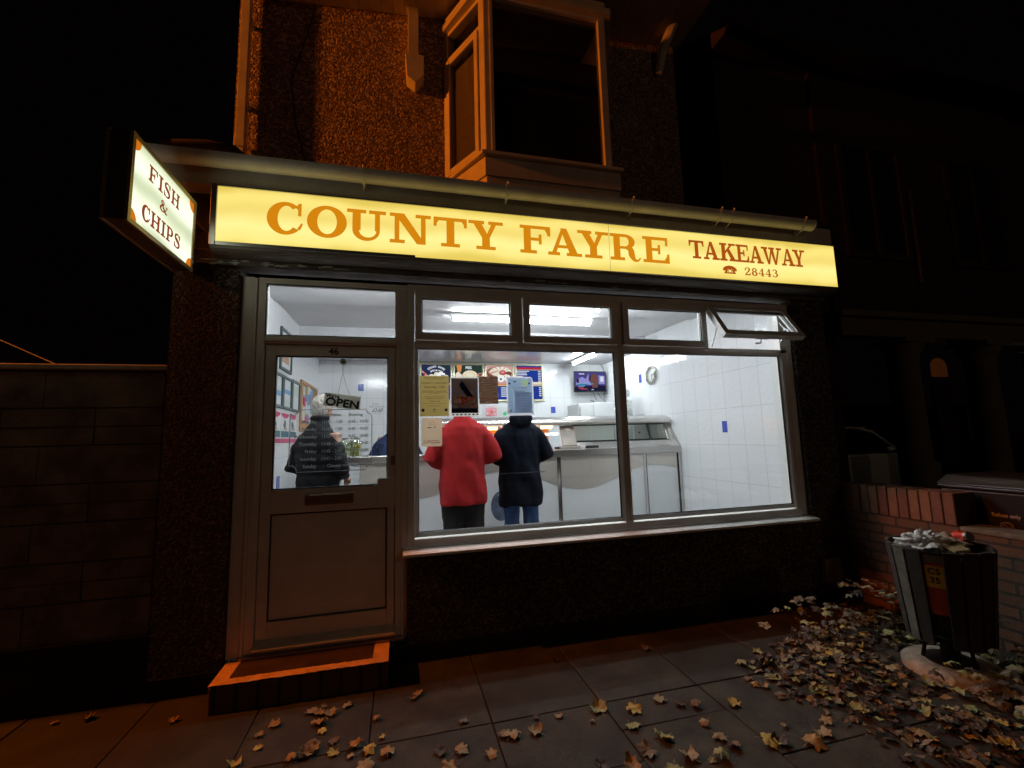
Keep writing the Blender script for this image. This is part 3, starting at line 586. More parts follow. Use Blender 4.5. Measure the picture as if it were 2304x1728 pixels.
put_text(b, "Lunchtime", 0.030, (-0.390, yg, 1.616), align='RIGHT', bold=0.0010); put_text(b, "Evening", 0.030, (-0.342, yg, 1.616), align='LEFT', bold=0.0010)
fr = [(-0.709, 1.635)]+[(-0.709+0.047*sin(a), 1.662-0.047*cos(a)+0.020*0) for a in (0.5, 0.9, 1.3)]+[(-0.662, 1.662), (-0.224, 1.662)]+[(-0.188-0.036*sin(a), 1.662-0.036*cos(a)) for a in (1.3, 0.9, 0.5)]+[(-0.188, 1.623), (-0.188, 1.290)]+[(-0.188-0.036*sin(a), 1.25+0.036*cos(a)) for a in (0.5, 0.9, 1.3)]+[(-0.224, 1.248), (-0.662, 1.248)]+[(-0.709+0.047*sin(a), 1.25+0.047*cos(a)) for a in (1.3, 0.9, 0.5)]+[(-0.709, 1.290)]
b.tube([(p[0], yg, p[1]) for p in fr]+[(fr[0][0], yg, fr[0][1])], 0.0028, 5)
def_paint = paper("frosted white lettering", (0.20, 0.215, 0.215), 0.95)
b.build("opening_hours", def_paint, door)
b = MB(); put_text(b, "O.A.P.", 0.018, (-0.165, yg, 1.690)); put_text(b, "Small Cod & Chips", 0.018, (-0.155, yg, 1.672), width=0.105); put_text(b, "£3.60", 0.036, (-0.155, yg, 1.642), shear=0.3, bold=0.0006, width=0.07); put_text(b, "Lunch time only", 0.010, (-0.155, yg, 1.630), width=0.06)
b.build("price_lettering", mat("thin dark lettering", (0.12, 0.12, 0.13), 0.6), door)

# ---- doorstep
stp = thing("doorstep", "brick doorstep with a worn painted border below the shop door", "step")
BST = blocks("step bricks", (0.12, 0.06, 0.035), (0.09, 0.045, 0.028), (0.03, 0.024, 0.02), 0.108, 0.30, 'XZ', 0.010, 0.85, 0.9, (0.0, 0, 0.12), 0.0, 0.7, 40)
b = MB(); b.box(-1.0, -0.065, -0.30, -0.036, 0.0, 0.140); b.build("brick_base", BST, stp, bevel=0.008)
b = MB(); b.box(-0.93, -0.13, -0.245, -0.036, 0.1405, 0.1475); b.build("inset_mat", mat("worn red brown tread", (0.05, 0.025, 0.02), 0.85, n1=0.45, nscale=7, bump=0.6, bscale=50), stp)
rb = random.Random(5); b = MB()
def ragged(p0, p1, n, amp):
    r = []
    for i in range(n): t = i/(n-1); r.append((p0[0]+(p1[0]-p0[0])*t+(rb.uniform(-amp, amp) if 0 < i < n-1 else 0), p0[1]+(p1[1]-p0[1])*t+(rb.uniform(-amp, amp) if 0 < i < n-1 else 0)))
    return r
outer = ragged((-1.0, -0.302), (-0.062, -0.302), 60, 0.0045)+[(-0.062, -0.302), (-0.062, -0.04), (-0.15, -0.04)]
inner = ragged((-0.155, -0.238), (-0.92, -0.238), 50, 0.004)+[(-0.92, -0.04), (-1.0, -0.04)]
PB = mat("worn border paint", (0.80, 0.46, 0.24), 0.75, n1=0.25, nscale=12, bump=0.4, bscale=60)
b.prism(outer+inner, (0, 0, 0.1478), X, (0, 1, 0), (0, 0, 0.0030)); b.build("painted_border", PB, stp)
# meter box by the right corner
b = MB(); b.box(3.43, 3.60, -0.10, -0.054, 0.17, 0.36); mb_ = b.build("vent_box", mat("grey cover plastic", (0.16, 0.11, 0.08), 0.7, n1=0.2), None, bevel=0.006)
tag(mb_, "small brown cover box low on the wall beside the brick wall", "cover box")

# ================================================================== ILLUMINATED SIGNS
sign = thing("lightbox_sign", "long glowing yellow sign box lettered for the takeaway above the shopfront", "sign")
SX0, SX1, SZ0, SZ1, SYF = -1.155, 3.80, 2.685, 3.085, -0.185
b = MB()
b.box(SX0, SX1-0.002, SYF+0.012, SYF+0.016, SZ0, SZ1) ; b.box(SX0, SX1-.002, SYF+0.016, -0.078, SZ0, SZ0+0.004); b.box(SX0, SX1-.002, SYF+0.016, -0.021, SZ1-0.004, SZ1)
b.box(SX0, SX0+0.004, SYF+0.016, -0.021, SZ0+.004, SZ1-.004); b.box(SX1-0.006, SX1-.002, SYF+0.016, -0.021, SZ0+.004, SZ1-.004)
b.build("casing", ALU, sign)
b = MB()   # curved lower cover
b.prism([(-0.185, 2.684), (-0.180, 2.668), (-0.160, 2.655), (-0.130, 2.645), (-0.080, 2.640), (-0.080, 2.684)], (SX0, 0, 0), (0, 1, 0), (0, 0, 1), (SX1-SX0-.01, 0, 0)); b.build("lower_cover", mat("grey metal cover", (0.22, 0.21, 0.19), 0.5, n1=0.1), sign)
b = MB(); b.box(SX0-0.003, SX0+0.032, SYF-0.010, SYF+0.011, SZ0-0.003, SZ1+0.002); b.box(SX0+0.032, SX1, SYF-0.010, SYF+0.011, SZ1-0.013, SZ1+0.002); b.box(SX0+0.032, 0.1, SYF-0.009, SYF+0.011, SZ0-0.003, SZ0+0.022); b.box(0.1, SX1, SYF-0.009, SYF+0.011, SZ0-0.003, SZ0+0.008)
b.build("rim", ALU, sign, bevel=0.003)
YEL = panel_emission("lit yellow acrylic", 2, [(2.685, (0.76, 0.58, 0.11)), (2.77, (0.96, 0.80, 0.24)), (2.83, (1.0, 0.85, 0.29)), (2.93, (0.86, 0.68, 0.17)), (3.02, (0.93, 0.75, 0.20)), (3.085, (0.74, 0.55, 0.10))], 0.50, 1.6, 1.14)
b = MB(); b.box(SX0+0.033, 1.5755, SYF, SYF+0.004, SZ0+0.006, SZ1-0.012); b.box(1.5785, SX1-0.003, SYF, SYF+0.004, SZ0+0.006, SZ1-0.012); b.build("panel", YEL, sign)
MB().box(1.5757, 1.5783, SYF+0.001, SYF+0.003, SZ0+0.006, SZ1-0.012).build("panel_seam", mat("dark seam", (0.05, 0.035, 0.01), 0.6), sign)  # dark joint between the two panels
ORL = emission("lit orange vinyl", (0.72, 0.25, 0.005), 0.93); BRL = emission("lit brown vinyl", (0.44, 0.085, 0.006), 0.90)
O = (0, SYF, 0); zb, hh = 2.789, 0.216
b = MB()
for ch, x0, x1 in (('C', -0.838, -0.617), ('O', -0.598, -0.350), ('U', -0.350, -0.086), ('N', -0.072, 0.214), ('T', 0.226, 0.462), ('Y', 0.474, 0.728)): slab(b, ch, x0, x1, zb, hh, O, X, Z)
b.build("lettering", ORL, sign)
b = MB()
for ch, x0, x1 in (('F', 0.856, 1.098), ('A', 1.072, 1.344), ('Y', 1.312, 1.572), ('R', 1.583, 1.850), ('E', 1.866, 2.104)): slab(b, ch, x0, x1, zb, hh, O, X, Z)
b.build("lettering", ORL, sign)
b = MB(); xs = [2.290, 2.425, 2.583, 2.745, 2.875, 3.002, 3.208, 3.330]; xe = [2.430, 2.578, 2.752, 2.872, 3.018, 3.212, 3.352, 3.462]
for ch, x0, x1 in zip("TAKEAWAY", xs, xe): slab(b, ch, x0, x1, 2.855, 0.154, O, X, Z)
b.build("lettering", BRL, sign)
b = MB()
for i, ch in enumerate("28443"): slab(b, ch, 2.812+i*0.0705, 2.812+i*0.0705+0.064, 2.743, 0.068, O, X, Z)
b.build("phone_number", BRL, sign)
# telephone emblem
b = MB()
px, pz = 2.668, 2.745
b2 = [R_(-0.060, 0.038, 0.060, 0.052)]+ring(0, 0.030, 0.068, 0.040, 0.056, 0.020, 25, 155, 12)+[[(-0.069, 0.044), (-0.040, 0.044), (-0.036, 0.026), (-0.064, 0.022)], [(0.069, 0.044), (0.040, 0.044), (0.036, 0.026), (0.064, 0.022)]]+[[(-0.034, 0.040), (-0.020, 0.040), (-0.030, 0.004), (-0.056, 0.004)], [(0.034, 0.040), (0.020, 0.040), (0.030, 0.004), (0.056, 0.004)], R_(-0.056, 0.0, 0.056, 0.010)]+ring(0, 0.022, 0.022, 0.016, 0.015, 0.011, 0, 360, 14)
for i, q in enumerate(b2): b.prism([(px+u, pz+v) for u, v in q], O, X, Z, (0, -0.0008-0.00002*i, 0))
b.build("telephone_emblem", BRL, sign)

fish = thing("projecting_sign", "white glowing sign box at the left corner reading fish and chips", "sign")
FX = -1.20; FY0_, FY1_, FZ0, FZ1 = -0.935, -0.285, 2.465, 2.895
DK = mat("dark sign metal", (0.07, 0.06, 0.05), 0.45, 0.3, n1=0.3)
b = MB(); b.box(FX-0.10, FX-0.010, FY0_, FY1_, FZ0, FZ0+.004); b.box(FX-0.10, FX-0.010, FY0_, FY1_, FZ1-.004, FZ1); b.box(FX-0.10, FX-0.010, FY0_, FY0_+.004, FZ0+.004, FZ1-.004); b.box(FX-0.10, FX-0.010, FY1_-.004, FY1_, FZ0+.004, FZ1-.004)
b.build("casing", DK, fish)
for xx in (FX-0.104, FX-0.010):
    b = MB(); Oo = [(FY0_-.004, FZ0-.004), (FY1_+.004, FZ0-.004), (FY1_+.004, FZ1+.004), (FY0_-.004, FZ1+.004)]; t = 0.018; Ii = [(FY0_+t, FZ0+t), (FY1_-t, FZ0+t), (FY1_-t, FZ1-t), (FY0_+t, FZ1-t)]
    for i in range(4):
        j = (i+1) % 4; q = [Oo[i], Oo[j], Ii[j], Ii[i]]
        b.add([(xx, p[0], p[1]) for p in q]+[(xx+0.014, p[0], p[1]) for p in q], [(3,2,1,0),(4,5,6,7),(1,5,4,0),(3,7,6,2)])
    b.build("rim", mat("gilt rim", (0.35, 0.30, 0.16), 0.4, 0.5), fish)
WHL = panel_emission("lit white acrylic", 2, [(2.46, (0.36, 0.41, 0.26)), (2.545, (0.72, 0.76, 0.60)), (2.585, (0.68, 0.72, 0.54)), (2.68, (0.42, 0.47, 0.31)), (2.77, (0.72, 0.76, 0.60)), (2.80, (0.68, 0.72, 0.54)), (2.90, (0.42, 0.46, 0.29))], 0.30, 2.5, 1.65)
MB().box(FX-0.008, FX-0.002, FY0_+0.012, FY1_-0.012, FZ0+0.012, FZ1-0.012).build("panel", WHL, fish)
MB().box(FX-0.102, FX-0.096, FY0_+0.012, FY1_-0.012, FZ0+0.012, FZ1-0.012).build("panel", WHL, fish)
FO = (FX-0.002, 0, 0); FE = (0, 1, 0)
BRF = emission("lit brown lettering", (0.28, 0.055, 0.012), 0.9)
b = MB()
slab_word(b, "FISH", -0.785, -0.475, 2.748, 0.082, FO, FE, Z, gap=0.16); slab_word(b, "CHIPS", -0.822, -0.440, 2.528, 0.082, FO, FE, Z, gap=0.14); slab(b, '&', -0.672, -0.595, 2.655, 0.062, FO, FE, Z)
b.build("lettering", BRF, fish)
ORC = emission("lit orange corner", (0.75, 0.20, 0.01), 0.85)
for (cy, cz) in ((FY0_+.018, FZ0+.018), (FY1_-.018, FZ0+.018), (FY0_+.018, FZ1-.018), (FY1_-.018, FZ1-.018)):
    sy = 1 if cy < -.6 else -1; sz = 1 if cz < 2.68 else -1
    b = MB(); b.prism([(cy, cz)]+[(cy+sy*0.055*cos(a), cz+sz*0.055*sin(a)) for a in [pi/2*i/8 for i in range(9)]], FO, FE, Z, (0.0009, 0, 0)); b.build("corner_ornament", ORC, fish)
b = MB()
for z in (2.55, 2.82): MB().box(FX-0.08, FX-0.04, FY1_+.001, -0.041, z, z+0.03).build("wall_arm", DK, fish)

# ================================================================== SHOP INTERIOR
FL = 0.15
MB().box(-1.2, 3.58, 0.10, 4.0, 0.05, FL).build("shop_floor", mat("grey vinyl floor", (0.30, 0.29, 0.28), 0.4, n1=0.15, nscale=9), shop)
CE = mat("ceiling paint", (0.66, 0.66, 0.68), 0.6, n1=0.03, nscale=2); CEG = mat("glossy ceiling panels", (0.55, 0.55, 0.57), 0.13, n1=0.04, bump=0.05, bscale=5)
b = MB(); b.box(-1.2, 3.5, 0.24, 1.45, 2.825, 2.90); b.box(-1.2, 3.5, 0.07, 0.24, 2.60, 2.90)
b.build("ceiling", CE, shop)
MB().box(-1.2, 3.5, 1.45, 2.55, 2.856, 2.99).build("ceiling", CE, shop)
MB().box(-1.2, 3.5, 2.55, 4.0, 2.68, 2.99).build("dropped_ceiling", CEG, shop)
MB().box(3.50, 3.58, 0.075, 4.0, FL, 2.95).build("tiled_wall", TILES, shop)
MB().box(-1.21, -1.195, 0.075, 4.0, FL, 2.95).build("tiled_wall", TILES, shop)
MB().box(-1.2, 3.5, 4.0, 4.05, FL, 2.95).build("tiled_wall", TILESB, shop)
BLU = mat("blue accent tile", (0.055, 0.09, 0.42), 0.2, n1=0.35, nscale=60)
for (a, c) in (((3.496, 3.4999, 1.0, 1.075, 1.43, 1.555), None), ((3.496, 3.4999, 2.717, 2.787, 2.20, 2.325), None), ((-0.63, -0.545, 3.9965, 3.9999, 2.215, 2.32), None), ((2.50, 2.58, 3.9965, 3.9999, 1.83, 1.94), None), ((-1.1948, -1.191, 1.765, 1.87, 0.985, 1.112), None)):
    MB().box(*a).build("accent_tile", BLU, shop)

TUBE = emission("fluorescent tube", (0.93, 0.97, 1.0), TUBE_POWER)
def light_fitting(label, c, ln, along):
    t = thing("light_fitting", label, "ceiling light", c)
    d = Vector((1, 0, 0)) if along == 'x' else Vector((0, 1, 0)); e = Vector((0, 1, 0)) if along == 'x' else Vector((1, 0, 0)); c = Vector(c)
    MB().obox(c+Vector((0, 0, -0.018)), d*(ln/2+0.03), e*0.035, (0, 0, 0.0175)).build("housing", WHITEP, t, bevel=0.004)
    MB().tube([c+d*(-ln/2)+Vector((0, 0, -0.065)), c+d*(ln/2)+Vector((0, 0, -0.065))], 0.017, 12).build("tube", TUBE, t)
    for s in (-1, 1): MB().obox(c+d*s*(ln/2+0.010)+Vector((0, 0, -0.058)), d*0.0095, e*0.018, (0, 0, 0.022)).build("end_cap", WHITEP, t)
light_fitting("fluorescent tube fitting running across the ceiling behind the toplights", (1.41, 1.71, 2.852), 1.66, 'x')
light_fitting("shorter fluorescent tube pointing into the room above the television", (2.78, 3.15, 2.68), 0.85, 'y')
light_fitting("fluorescent tube on the low ceiling just inside the wide window", (1.95, 0.88, 2.825), 1.5, 'x')
light_fitting("fluorescent tube on the low ceiling just inside the door", (-0.30, 0.55, 2.825), 1.1, 'x')

# ---- frying range / counter
ran = thing("frying_range", "long steel frying range and counter with a white wavy front", "counter")
CX0, CX1, CYF = -0.415, 3.495, 1.88
b = MB(); b.box(CX0, CX1, CYF+0.006, 2.05, FL, 1.19); b.build("front_panel", mat("white laminate", (0.80, 0.83, 0.85), 0.3, n1=0.02), ran)
def wave(x): return 0.93-0.125*cos(2*pi*(x-2.13)/1.95)
b = MB(); n = 90
top = 1.19; vs = []; 
poly = [(CX0+(CX1-CX0)*i/n, wave(CX0+(CX1-CX0)*i/n)) for i in range(n+1)]
for i in range(n):
    (xa, za), (xb_, zb_) = poly[i], poly[i+1]; b.add([(xa, CYF, za), (xb_, CYF, zb_), (xb_, CYF, top), (xa, CYF, top), (xa, CYF+.005, za), (xb_, CYF+.005, zb_)], [(0, 1, 2, 3), (1, 0, 4, 5)])
b.build("steel_wave", mat("rigid textured steel", (0.66, 0.62, 0.57), 0.36, 0.55, n1=0.07, nscale=60, bump=0.35, bscale=140, bdist=0.002), ran)
for x in (0.75, 1.832, 2.975):
    b = MB(); b.box(x-0.018, x+0.018, CYF-0.008, CYF-0.001, FL, 1.19); b.build("cover_strip", STEELS, ran); MB().box(x+0.0185, x+0.030, CYF-0.003, CYF-0.0005, FL, 1.19).build("dark_strip", DARK, ran)  # dark strip beside each steel cover strip
b = MB(); b.box(3.455, 3.494, CYF-0.012, CYF-0.001, FL, 1.27); b.build("end_strip", STEELS, ran); MB().box(3.436, 3.454, CYF-.004, CYF-.0008, FL, 1.19).build("dark_strip", DARK, ran)
b = MB(); b.box(CX0-0.01, 3.494, CYF-0.030, 2.06, 1.192, 1.278); b.build("counter_nosing", STEEL, ran, bevel=0.008)
MB().box(CX0, 3.494, 2.061, 3.0, 1.0, 1.265).build("worktop", STEEL, ran)
# glazed upper part
b = MB(); b.prism([(2.02, 1.279), (2.06, 1.36), (2.20, 1.36), (2.20, 1.279)], (2.13, 0, 0), (0, 1, 0), (0, 0, 1), (3.49-2.13, 0, 0)); b.build("upstand", STEEL, ran)
MB().obox((2.82, 2.105, 1.465), (0.66, 0, 0), (0, 0.0025, 0), (0, 0.045, 0.105)).build("display_pane", glass("range glass", 0.02), ran)
for (x0, x1, z0, z1) in ((2.14, 3.49, 1.355, 1.375), (2.14, 3.49, 1.560, 1.578)):
    yy = 2.055+(z0-1.36)*0.45; MB().box(x0, x1, yy, yy+0.02, z0, z1).build("pane_trim", DARK, ran)
MB().obox((3.215, 2.13, 1.465), (0.012, 0, 0), (0, 0.01, 0), (0, 0.045, 0.10)).build("pane_trim", DARK, ran)
MB().obox((3.44, 2.10, 1.465), (0.014, 0, 0), (0, 0.012, 0), (0, 0.045, 0.105)).build("corner_post", STEELS, ran)
b = MB(); b.prism([(1.86, 1.27), (2.10, 1.60), (2.14, 1.62), (3.0, 1.62), (3.0, 1.2), (2.0, 1.2)], (3.465, 0, 0), (0, 1, 0), (0, 0, 1), (0.028, 0, 0)); b.build("end_cheek", mat("grey end cheek", (0.45, 0.45, 0.44), 0.3, 0.5), ran)
b = MB(); b.prism([(2.02, 1.575), (2.00, 1.60), (2.02, 1.64), (2.12, 1.675), (2.30, 1.692), (2.80, 1.695), (2.80, 1.575)], (0.42, 0, 0), (0, 1, 0), (0, 0, 1), (3.07, 0, 0)); b.build("canopy", mat("satin steel canopy", (0.62, 0.60, 0.57), 0.26, 0.9, n1=0.05, bump=0.04, bscale=8), ran, bevel=0.012)
b = MB(); b.tube([(3.25+0.075*cos(a), 2.40+0.05*sin(a), 1.699) for a in [2*pi*i/18 for i in range(19)]], 0.006, 6); b.build("canopy_badge", mat("badge grey", (0.3, 0.3, 0.3), 0.4), ran)
MB().box(2.20, 3.46, 2.55, 2.56, 1.27, 1.575).build("back_guard", mat("pale back guard", (0.62, 0.66, 0.66), 0.3), ran)
b = MB(); b.box(2.92, 3.20, 2.535, 2.549, 1.27, 1.56); b.box(3.24, 3.45, 2.535, 2.549, 1.27, 1.56); hd = b.build("sliding_door", mat("grey sliding door", (0.42, 0.44, 0.43), 0.35, 0.4), ran)
for x in (3.12, 3.30): MB().tube([(x, 2.534, 1.46), (x, 2.520, 1.46)], 0.012, 10).build("door_knob", DARK, hd)
# warm heated display (lit by its own heater lamps; glow also put into colours)
MB().box(0.45, 1.93, 2.50, 2.51, 1.27, 1.575).build("heated_back", mat("glow tinted back", (0.75, 0.33, 0.13), 0.45), ran)  # orange glow of the display put into the back's colour
MB().obox((1.18, 2.10, 1.465), (0.74, 0, 0), (0, 0.0025, 0), (0, 0.045, 0.105)).build("display_pane", MATS["range glass"], ran)
MB().tube([(0.55, 2.22, 1.55), (1.88, 2.22, 1.55)], 0.012, 8).build("heater_lamp", emission("heater lamp", (1.0, 0.42, 0.12), 26.0), ran)
MB().box(2.25, 3.42, 2.20, 2.23, 1.562, 1.574).build("lamp_strip", emission("case strip light", (0.92, 1.0, 0.97), 9.0), ran)
MB().box(0.455, 1.925, 2.08, 2.499, 1.2655, 1.272).build("heated_shelf", mat("glow tinted shelf", (0.70, 0.36, 0.16), 0.5), ran)  # shelf tinted with the same orange glow
MB().box(0.55, 1.88, 2.14, 2.18, 1.558, 1.574).build("lamp_strip", emission("strip lamp", (1.0, 0.80, 0.60), 2.0), ran)
b = MB(); b.obox((2.04, 2.065, 1.44), (0.095, 0, 0), (0, 0.012, -0.006), (0, 0.052, 0.125)); b.box(1.90, 2.18, 2.0, 2.05, 1.279, 1.315); b.build("control_panel", mat("taupe enamel", (0.30, 0.265, 0.235), 0.5, 0.2, n1=0.05), ran, bevel=0.006)
b = MB(); b.obox((2.04, 2.072, 1.53), (0.001, 0, 0), (0, 0.0, 0), (0, 0, 0)) if False else None
b = MB(); pl = [(0.045*cos(a), 0.020*sin(a)) for a in [2*pi*i/24 for i in range(24)]]; b.prism(pl, (2.045, 2.079, 1.520), X, (0, 0.38, 0.92), (0, -0.004, 0.0016)); b.build("maker_badge", mat("badge white", (0.85, 0.83, 0.80), 0.4), ran)
b = MB(); pl = [(0.034*cos(a), 0.013*sin(a)) for a in [2*pi*i/20 for i in range(20)]]; b.tube([(2.045+p[0]*1.1, 2.0745+p[1]*0.38, 1.5225+p[1]*0.92) for p in pl+[pl[0]]], 0.0022, 5); put_text(b, "fri", 0.020, (2.045, 2.0742, 1.516), X, (0, 0.38, 0.92), bold=0.0006); b.build("maker_lettering", mat("badge red", (0.5, 0.04, 0.03), 0.4), ran)
MB().box(1.85, 1.895, 1.99, 2.05, 1.279, 1.31).build("vent_grille", DARK, ran, bevel=0.003); MB().box(2.25, 2.42, 2.0, 2.018, 1.279, 1.312).build("vent_grille", DARK, ran, bevel=0.003)
rc = random.Random(8)
chips = []
b = MB()
for i in range(260):
    c = Vector((rc.uniform(0.6, 1.86), rc.uniform(2.2, 2.42), 1.285+rc.random()*0.05)); d = Vector((rc.uniform(-1, 1), rc.uniform(-1, 1), rc.uniform(-.5, .5))).normalized(); u = d.orthogonal().normalized(); b.obox(c, d*0.03, u*0.005, d.cross(u)*0.005)
tag(b.build("chips", mat("fried chips", (0.75, 0.42, 0.08), 0.5, n1=0.2)), "pile of golden chips under the orange heater lamp of the range", "chips", kind="stuff")
# decal on the laminate front
b = MB(); pl = [(1.12+0.115*cos(a), 0.665+0.165*sin(a)) for a in [2*pi*i/32 for i in range(32)]]; b.prism(pl, (0, CYF+0.006, 0), X, Z, (0, -0.0012, 0)); b.build("round_decal", mat("blue grey decal", (0.10, 0.13, 0.20), 0.5, n1=0.5, nscale=14), ran)
b = MB(); b.prism([(1.09, 0.80), (1.235, 0.76), (1.30, 0.52), (1.185, 0.515), (1.15, 0.64)], (0, CYF+0.0046, 0), X, Z, (0, -0.001, 0)); b.build("decal_shape", mat("beige decal", (0.62, 0.55, 0.47), 0.5, n1=0.1), ran)

# ---- appliances on the back of the range
ap = thing("catering_cabinet", "white cabinet on the back bench under the television", "cabinet", (3.1, 3.6, 1.3))
MB().box(2.76, 3.03, 3.42, 3.9, 0.9, 1.945).build("body", mat("white enamel", (0.72, 0.74, 0.74), 0.3), ap, bevel=0.01); MB().box(3.035, 3.49, 3.42, 3.9, 0.9, 1.965).build("lid", MATS["white enamel"], ap, bevel=0.012); MB().box(2.775, 2.79, 3.41, 3.418, 1.2, 1.90).build("hinge", ALU, ap)
ap = thing("peeling_machine", "white rounded machine with an arm at the right wall behind the range", "machine", (3.28, 2.95, 1.6))
b = MB(); b.loft([(3.24, 2.9, 1.5, .10, .10), (3.24, 2.9, 1.80, .115, .115), (3.24, 2.9, 1.83, .12, .12), (3.24, 2.9, 1.845, .10, .10)], 24); b.build("drum", MATS["white enamel"], ap)
b = MB(); b.tube([(3.24, 2.9, 2.03), (3.24, 2.9, 2.03)]*0 or [(3.17, 2.88, 2.06), (3.36, 2.92, 2.06)], [0.062, 0.062], 20); b.build("motor", MATS["white enamel"], ap)
b = MB(); b.prism([(3.24, 1.98), (3.44, 1.95), (3.45, 1.5), (3.39, 1.5), (3.37, 1.82), (3.30, 1.90), (3.24, 1.90)], (0, 2.93, 0), X, Z, (0, 0.04, 0)); b.build("arm", MATS["white enamel"], ap, bevel=0.006)

# ---- television
tv = thing("television", "small flat television showing a talking man high on the back wall", "television", (3.14, 3.8, 2.34))
b = MB(); b.box(2.845, 3.445, 3.77, 3.80, 2.165, 2.525); b.build("casing", BLACKG, tv, bevel=0.004)
SCR = [("screen blue", (0.10, 0.08, 0.33), 0.75), ("screen mauve", (0.36, 0.34, 0.75), 0.9), ("screen face", (0.26, 0.11, 0.10), 0.7), ("screen dark", (0.02, 0.02, 0.06), 0.7), ("screen cyan", (0.05, 0.55, 0.70), 0.9), ("screen red", (0.85, 0.15, 0.2), 0.9), ("screen white", (0.8, 0.8, 0.95), 1.0)]
SM = [emission(n, c, s) for n, c, s in SCR]
b = MB(); yy = 3.7695
b.cur = 0; b.box(2.862, 3.428, yy, 3.7699, 2.185, 2.508)
def patch(ci, poly, k):
    b.cur = ci; b.prism(poly, (2.862, yy, 2.185), X, Z, (0, -0.0004*k, 0))
patch(3, [(0, 0), (.566, 0), (.566, .09), (.42, .10), (.36, .05), (.30, .09), (0, .07)], 1)
patch(1, [(.02, .10), (.12, .13), (.30, .10), (.28, .16), (.14, .24), (.03, .20)], 2); patch(1, [(.20, .20), (.26, .30), (.25, .12), (.21, .12)], 3)
patch(1, [(.44, .12), (.55, .12), (.55, .26), (.44, .27)], 2); patch(6, [(.47, .16), (.53, .16), (.53, .25), (.47, .25)], 4); patch(6, [(.08, .285), (.18, .285), (.18, .30), (.08, .30)], 3); patch(3, [(.03, .2), (.08, .21), (.07, .13), (.03, .15)], 5)
patch(2, [(.36+.075*cos(a), .185+.115*sin(a)) for a in [2*pi*i/20 for i in range(20)]], 6); patch(2, [(.31, .06), (.42, .06), (.40, .13), (.33, .13)], 5)
patch(3, [(.29+.07*cos(a)+.05, .20+.09*sin(a)) for a in [2.2+1.4*i/8 for i in range(9)]], 7)
for (x0, x1, z, c) in ((.05, .22, .115, 4), (.25, .34, .118, 4), (.06, .19, .092, 4), (.06, .17, .072, 1), (.06, .15, .048, 5), (.10, .22, .030, 5), (.30, .34, .02, 6)): patch(c, [(x0, z), (x1, z), (x1, z+.010), (x0, z+.010)], 8)
b.build("screen", SM, tv)
b = MB(); b.box(3.05, 3.20, 3.80, 3.93, 2.30, 2.40); b.box(3.02, 3.22, 3.93, 3.999, 2.24, 2.46); b.build("wall_bracket", DARK, tv)
b = MB(); b.tube([(3.42, 3.78, 2.52), (3.40, 3.80, 2.60), (3.42, 3.97, 2.72), (3.40, 3.98, 2.68)], 0.005, 6); b.tube([(3.43, 3.81, 2.50), (3.445, 3.9, 2.42), (3.44, 3.97, 2.3)], 0.004, 6)
b.tube([(3.20, 3.79, 2.17), (3.23, 3.80, 2.08), (3.26, 3.78, 2.03)], 0.004, 6); b.tube([(3.28, 3.79, 2.17), (3.34, 3.80, 2.07), (3.47, 3.80, 1.975)], 0.004, 6); b.tube([(3.13, 3.78, 2.01), (3.17, 3.79, 2.03), (3.22, 3.80, 1.99), (3.30, 3.80, 1.98)], 0.006, 6)
b.build("cable", DARK, tv)

# ---- clock on the right wall
ck = thing("wall_clock", "octagonal silver rimmed clock on the white tiled right wall", "clock", (3.49, 2.42, 2.265))
pl = [(2.42+0.148*cos(pi/8+pi/4*i), 2.265+0.140*sin(pi/8+pi/4*i)) for i in range(8)]; pi_ = [(2.42+0.105*cos(pi/8+pi/4*i), 2.265+0.100*sin(pi/8+pi/4*i)) for i in range(8)]
b = MB()
for i in range(8):
    j = (i+1) % 8; q = [pl[i], pl[j], pi_[j], pi_[i]]; b.add([(3.475, *q[0]), (3.475, *q[1]), (3.462, *q[2]), (3.462, *q[3]), (3.499, *q[0]), (3.499, *q[1]), (3.492, *q[2]), (3.492, *q[3])], [(3, 2, 1, 0), (0, 1, 5, 4), (2, 3, 7, 6)])
b.build("rim", STEELS, ck)
b = MB(); b.prism(pi_, (3.488, 0, 0), (0, 1, 0), Z, (0.008, 0, 0)); b.build("dial", mat("clock dial", (0.68, 0.70, 0.66), 0.4), ck)
b = MB(); b.box(3.484, 3.486, 2.414, 2.424, 2.20, 2.275); b.box(3.4835, 3.4855, 2.355, 2.420, 2.266, 2.276); b.build("hand", DARK, ck)
b = MB()
for i in range(12):
    a = pi/6*i; b.obox((3.487, 2.42+0.086*sin(a), 2.265+0.082*cos(a)), (0.0008, 0, 0), (0, 0.004*cos(a), -0.004*sin(a)), (0, 0.007*sin(a), 0.007*cos(a)))
b.build("hour_marks", DARK, ck)

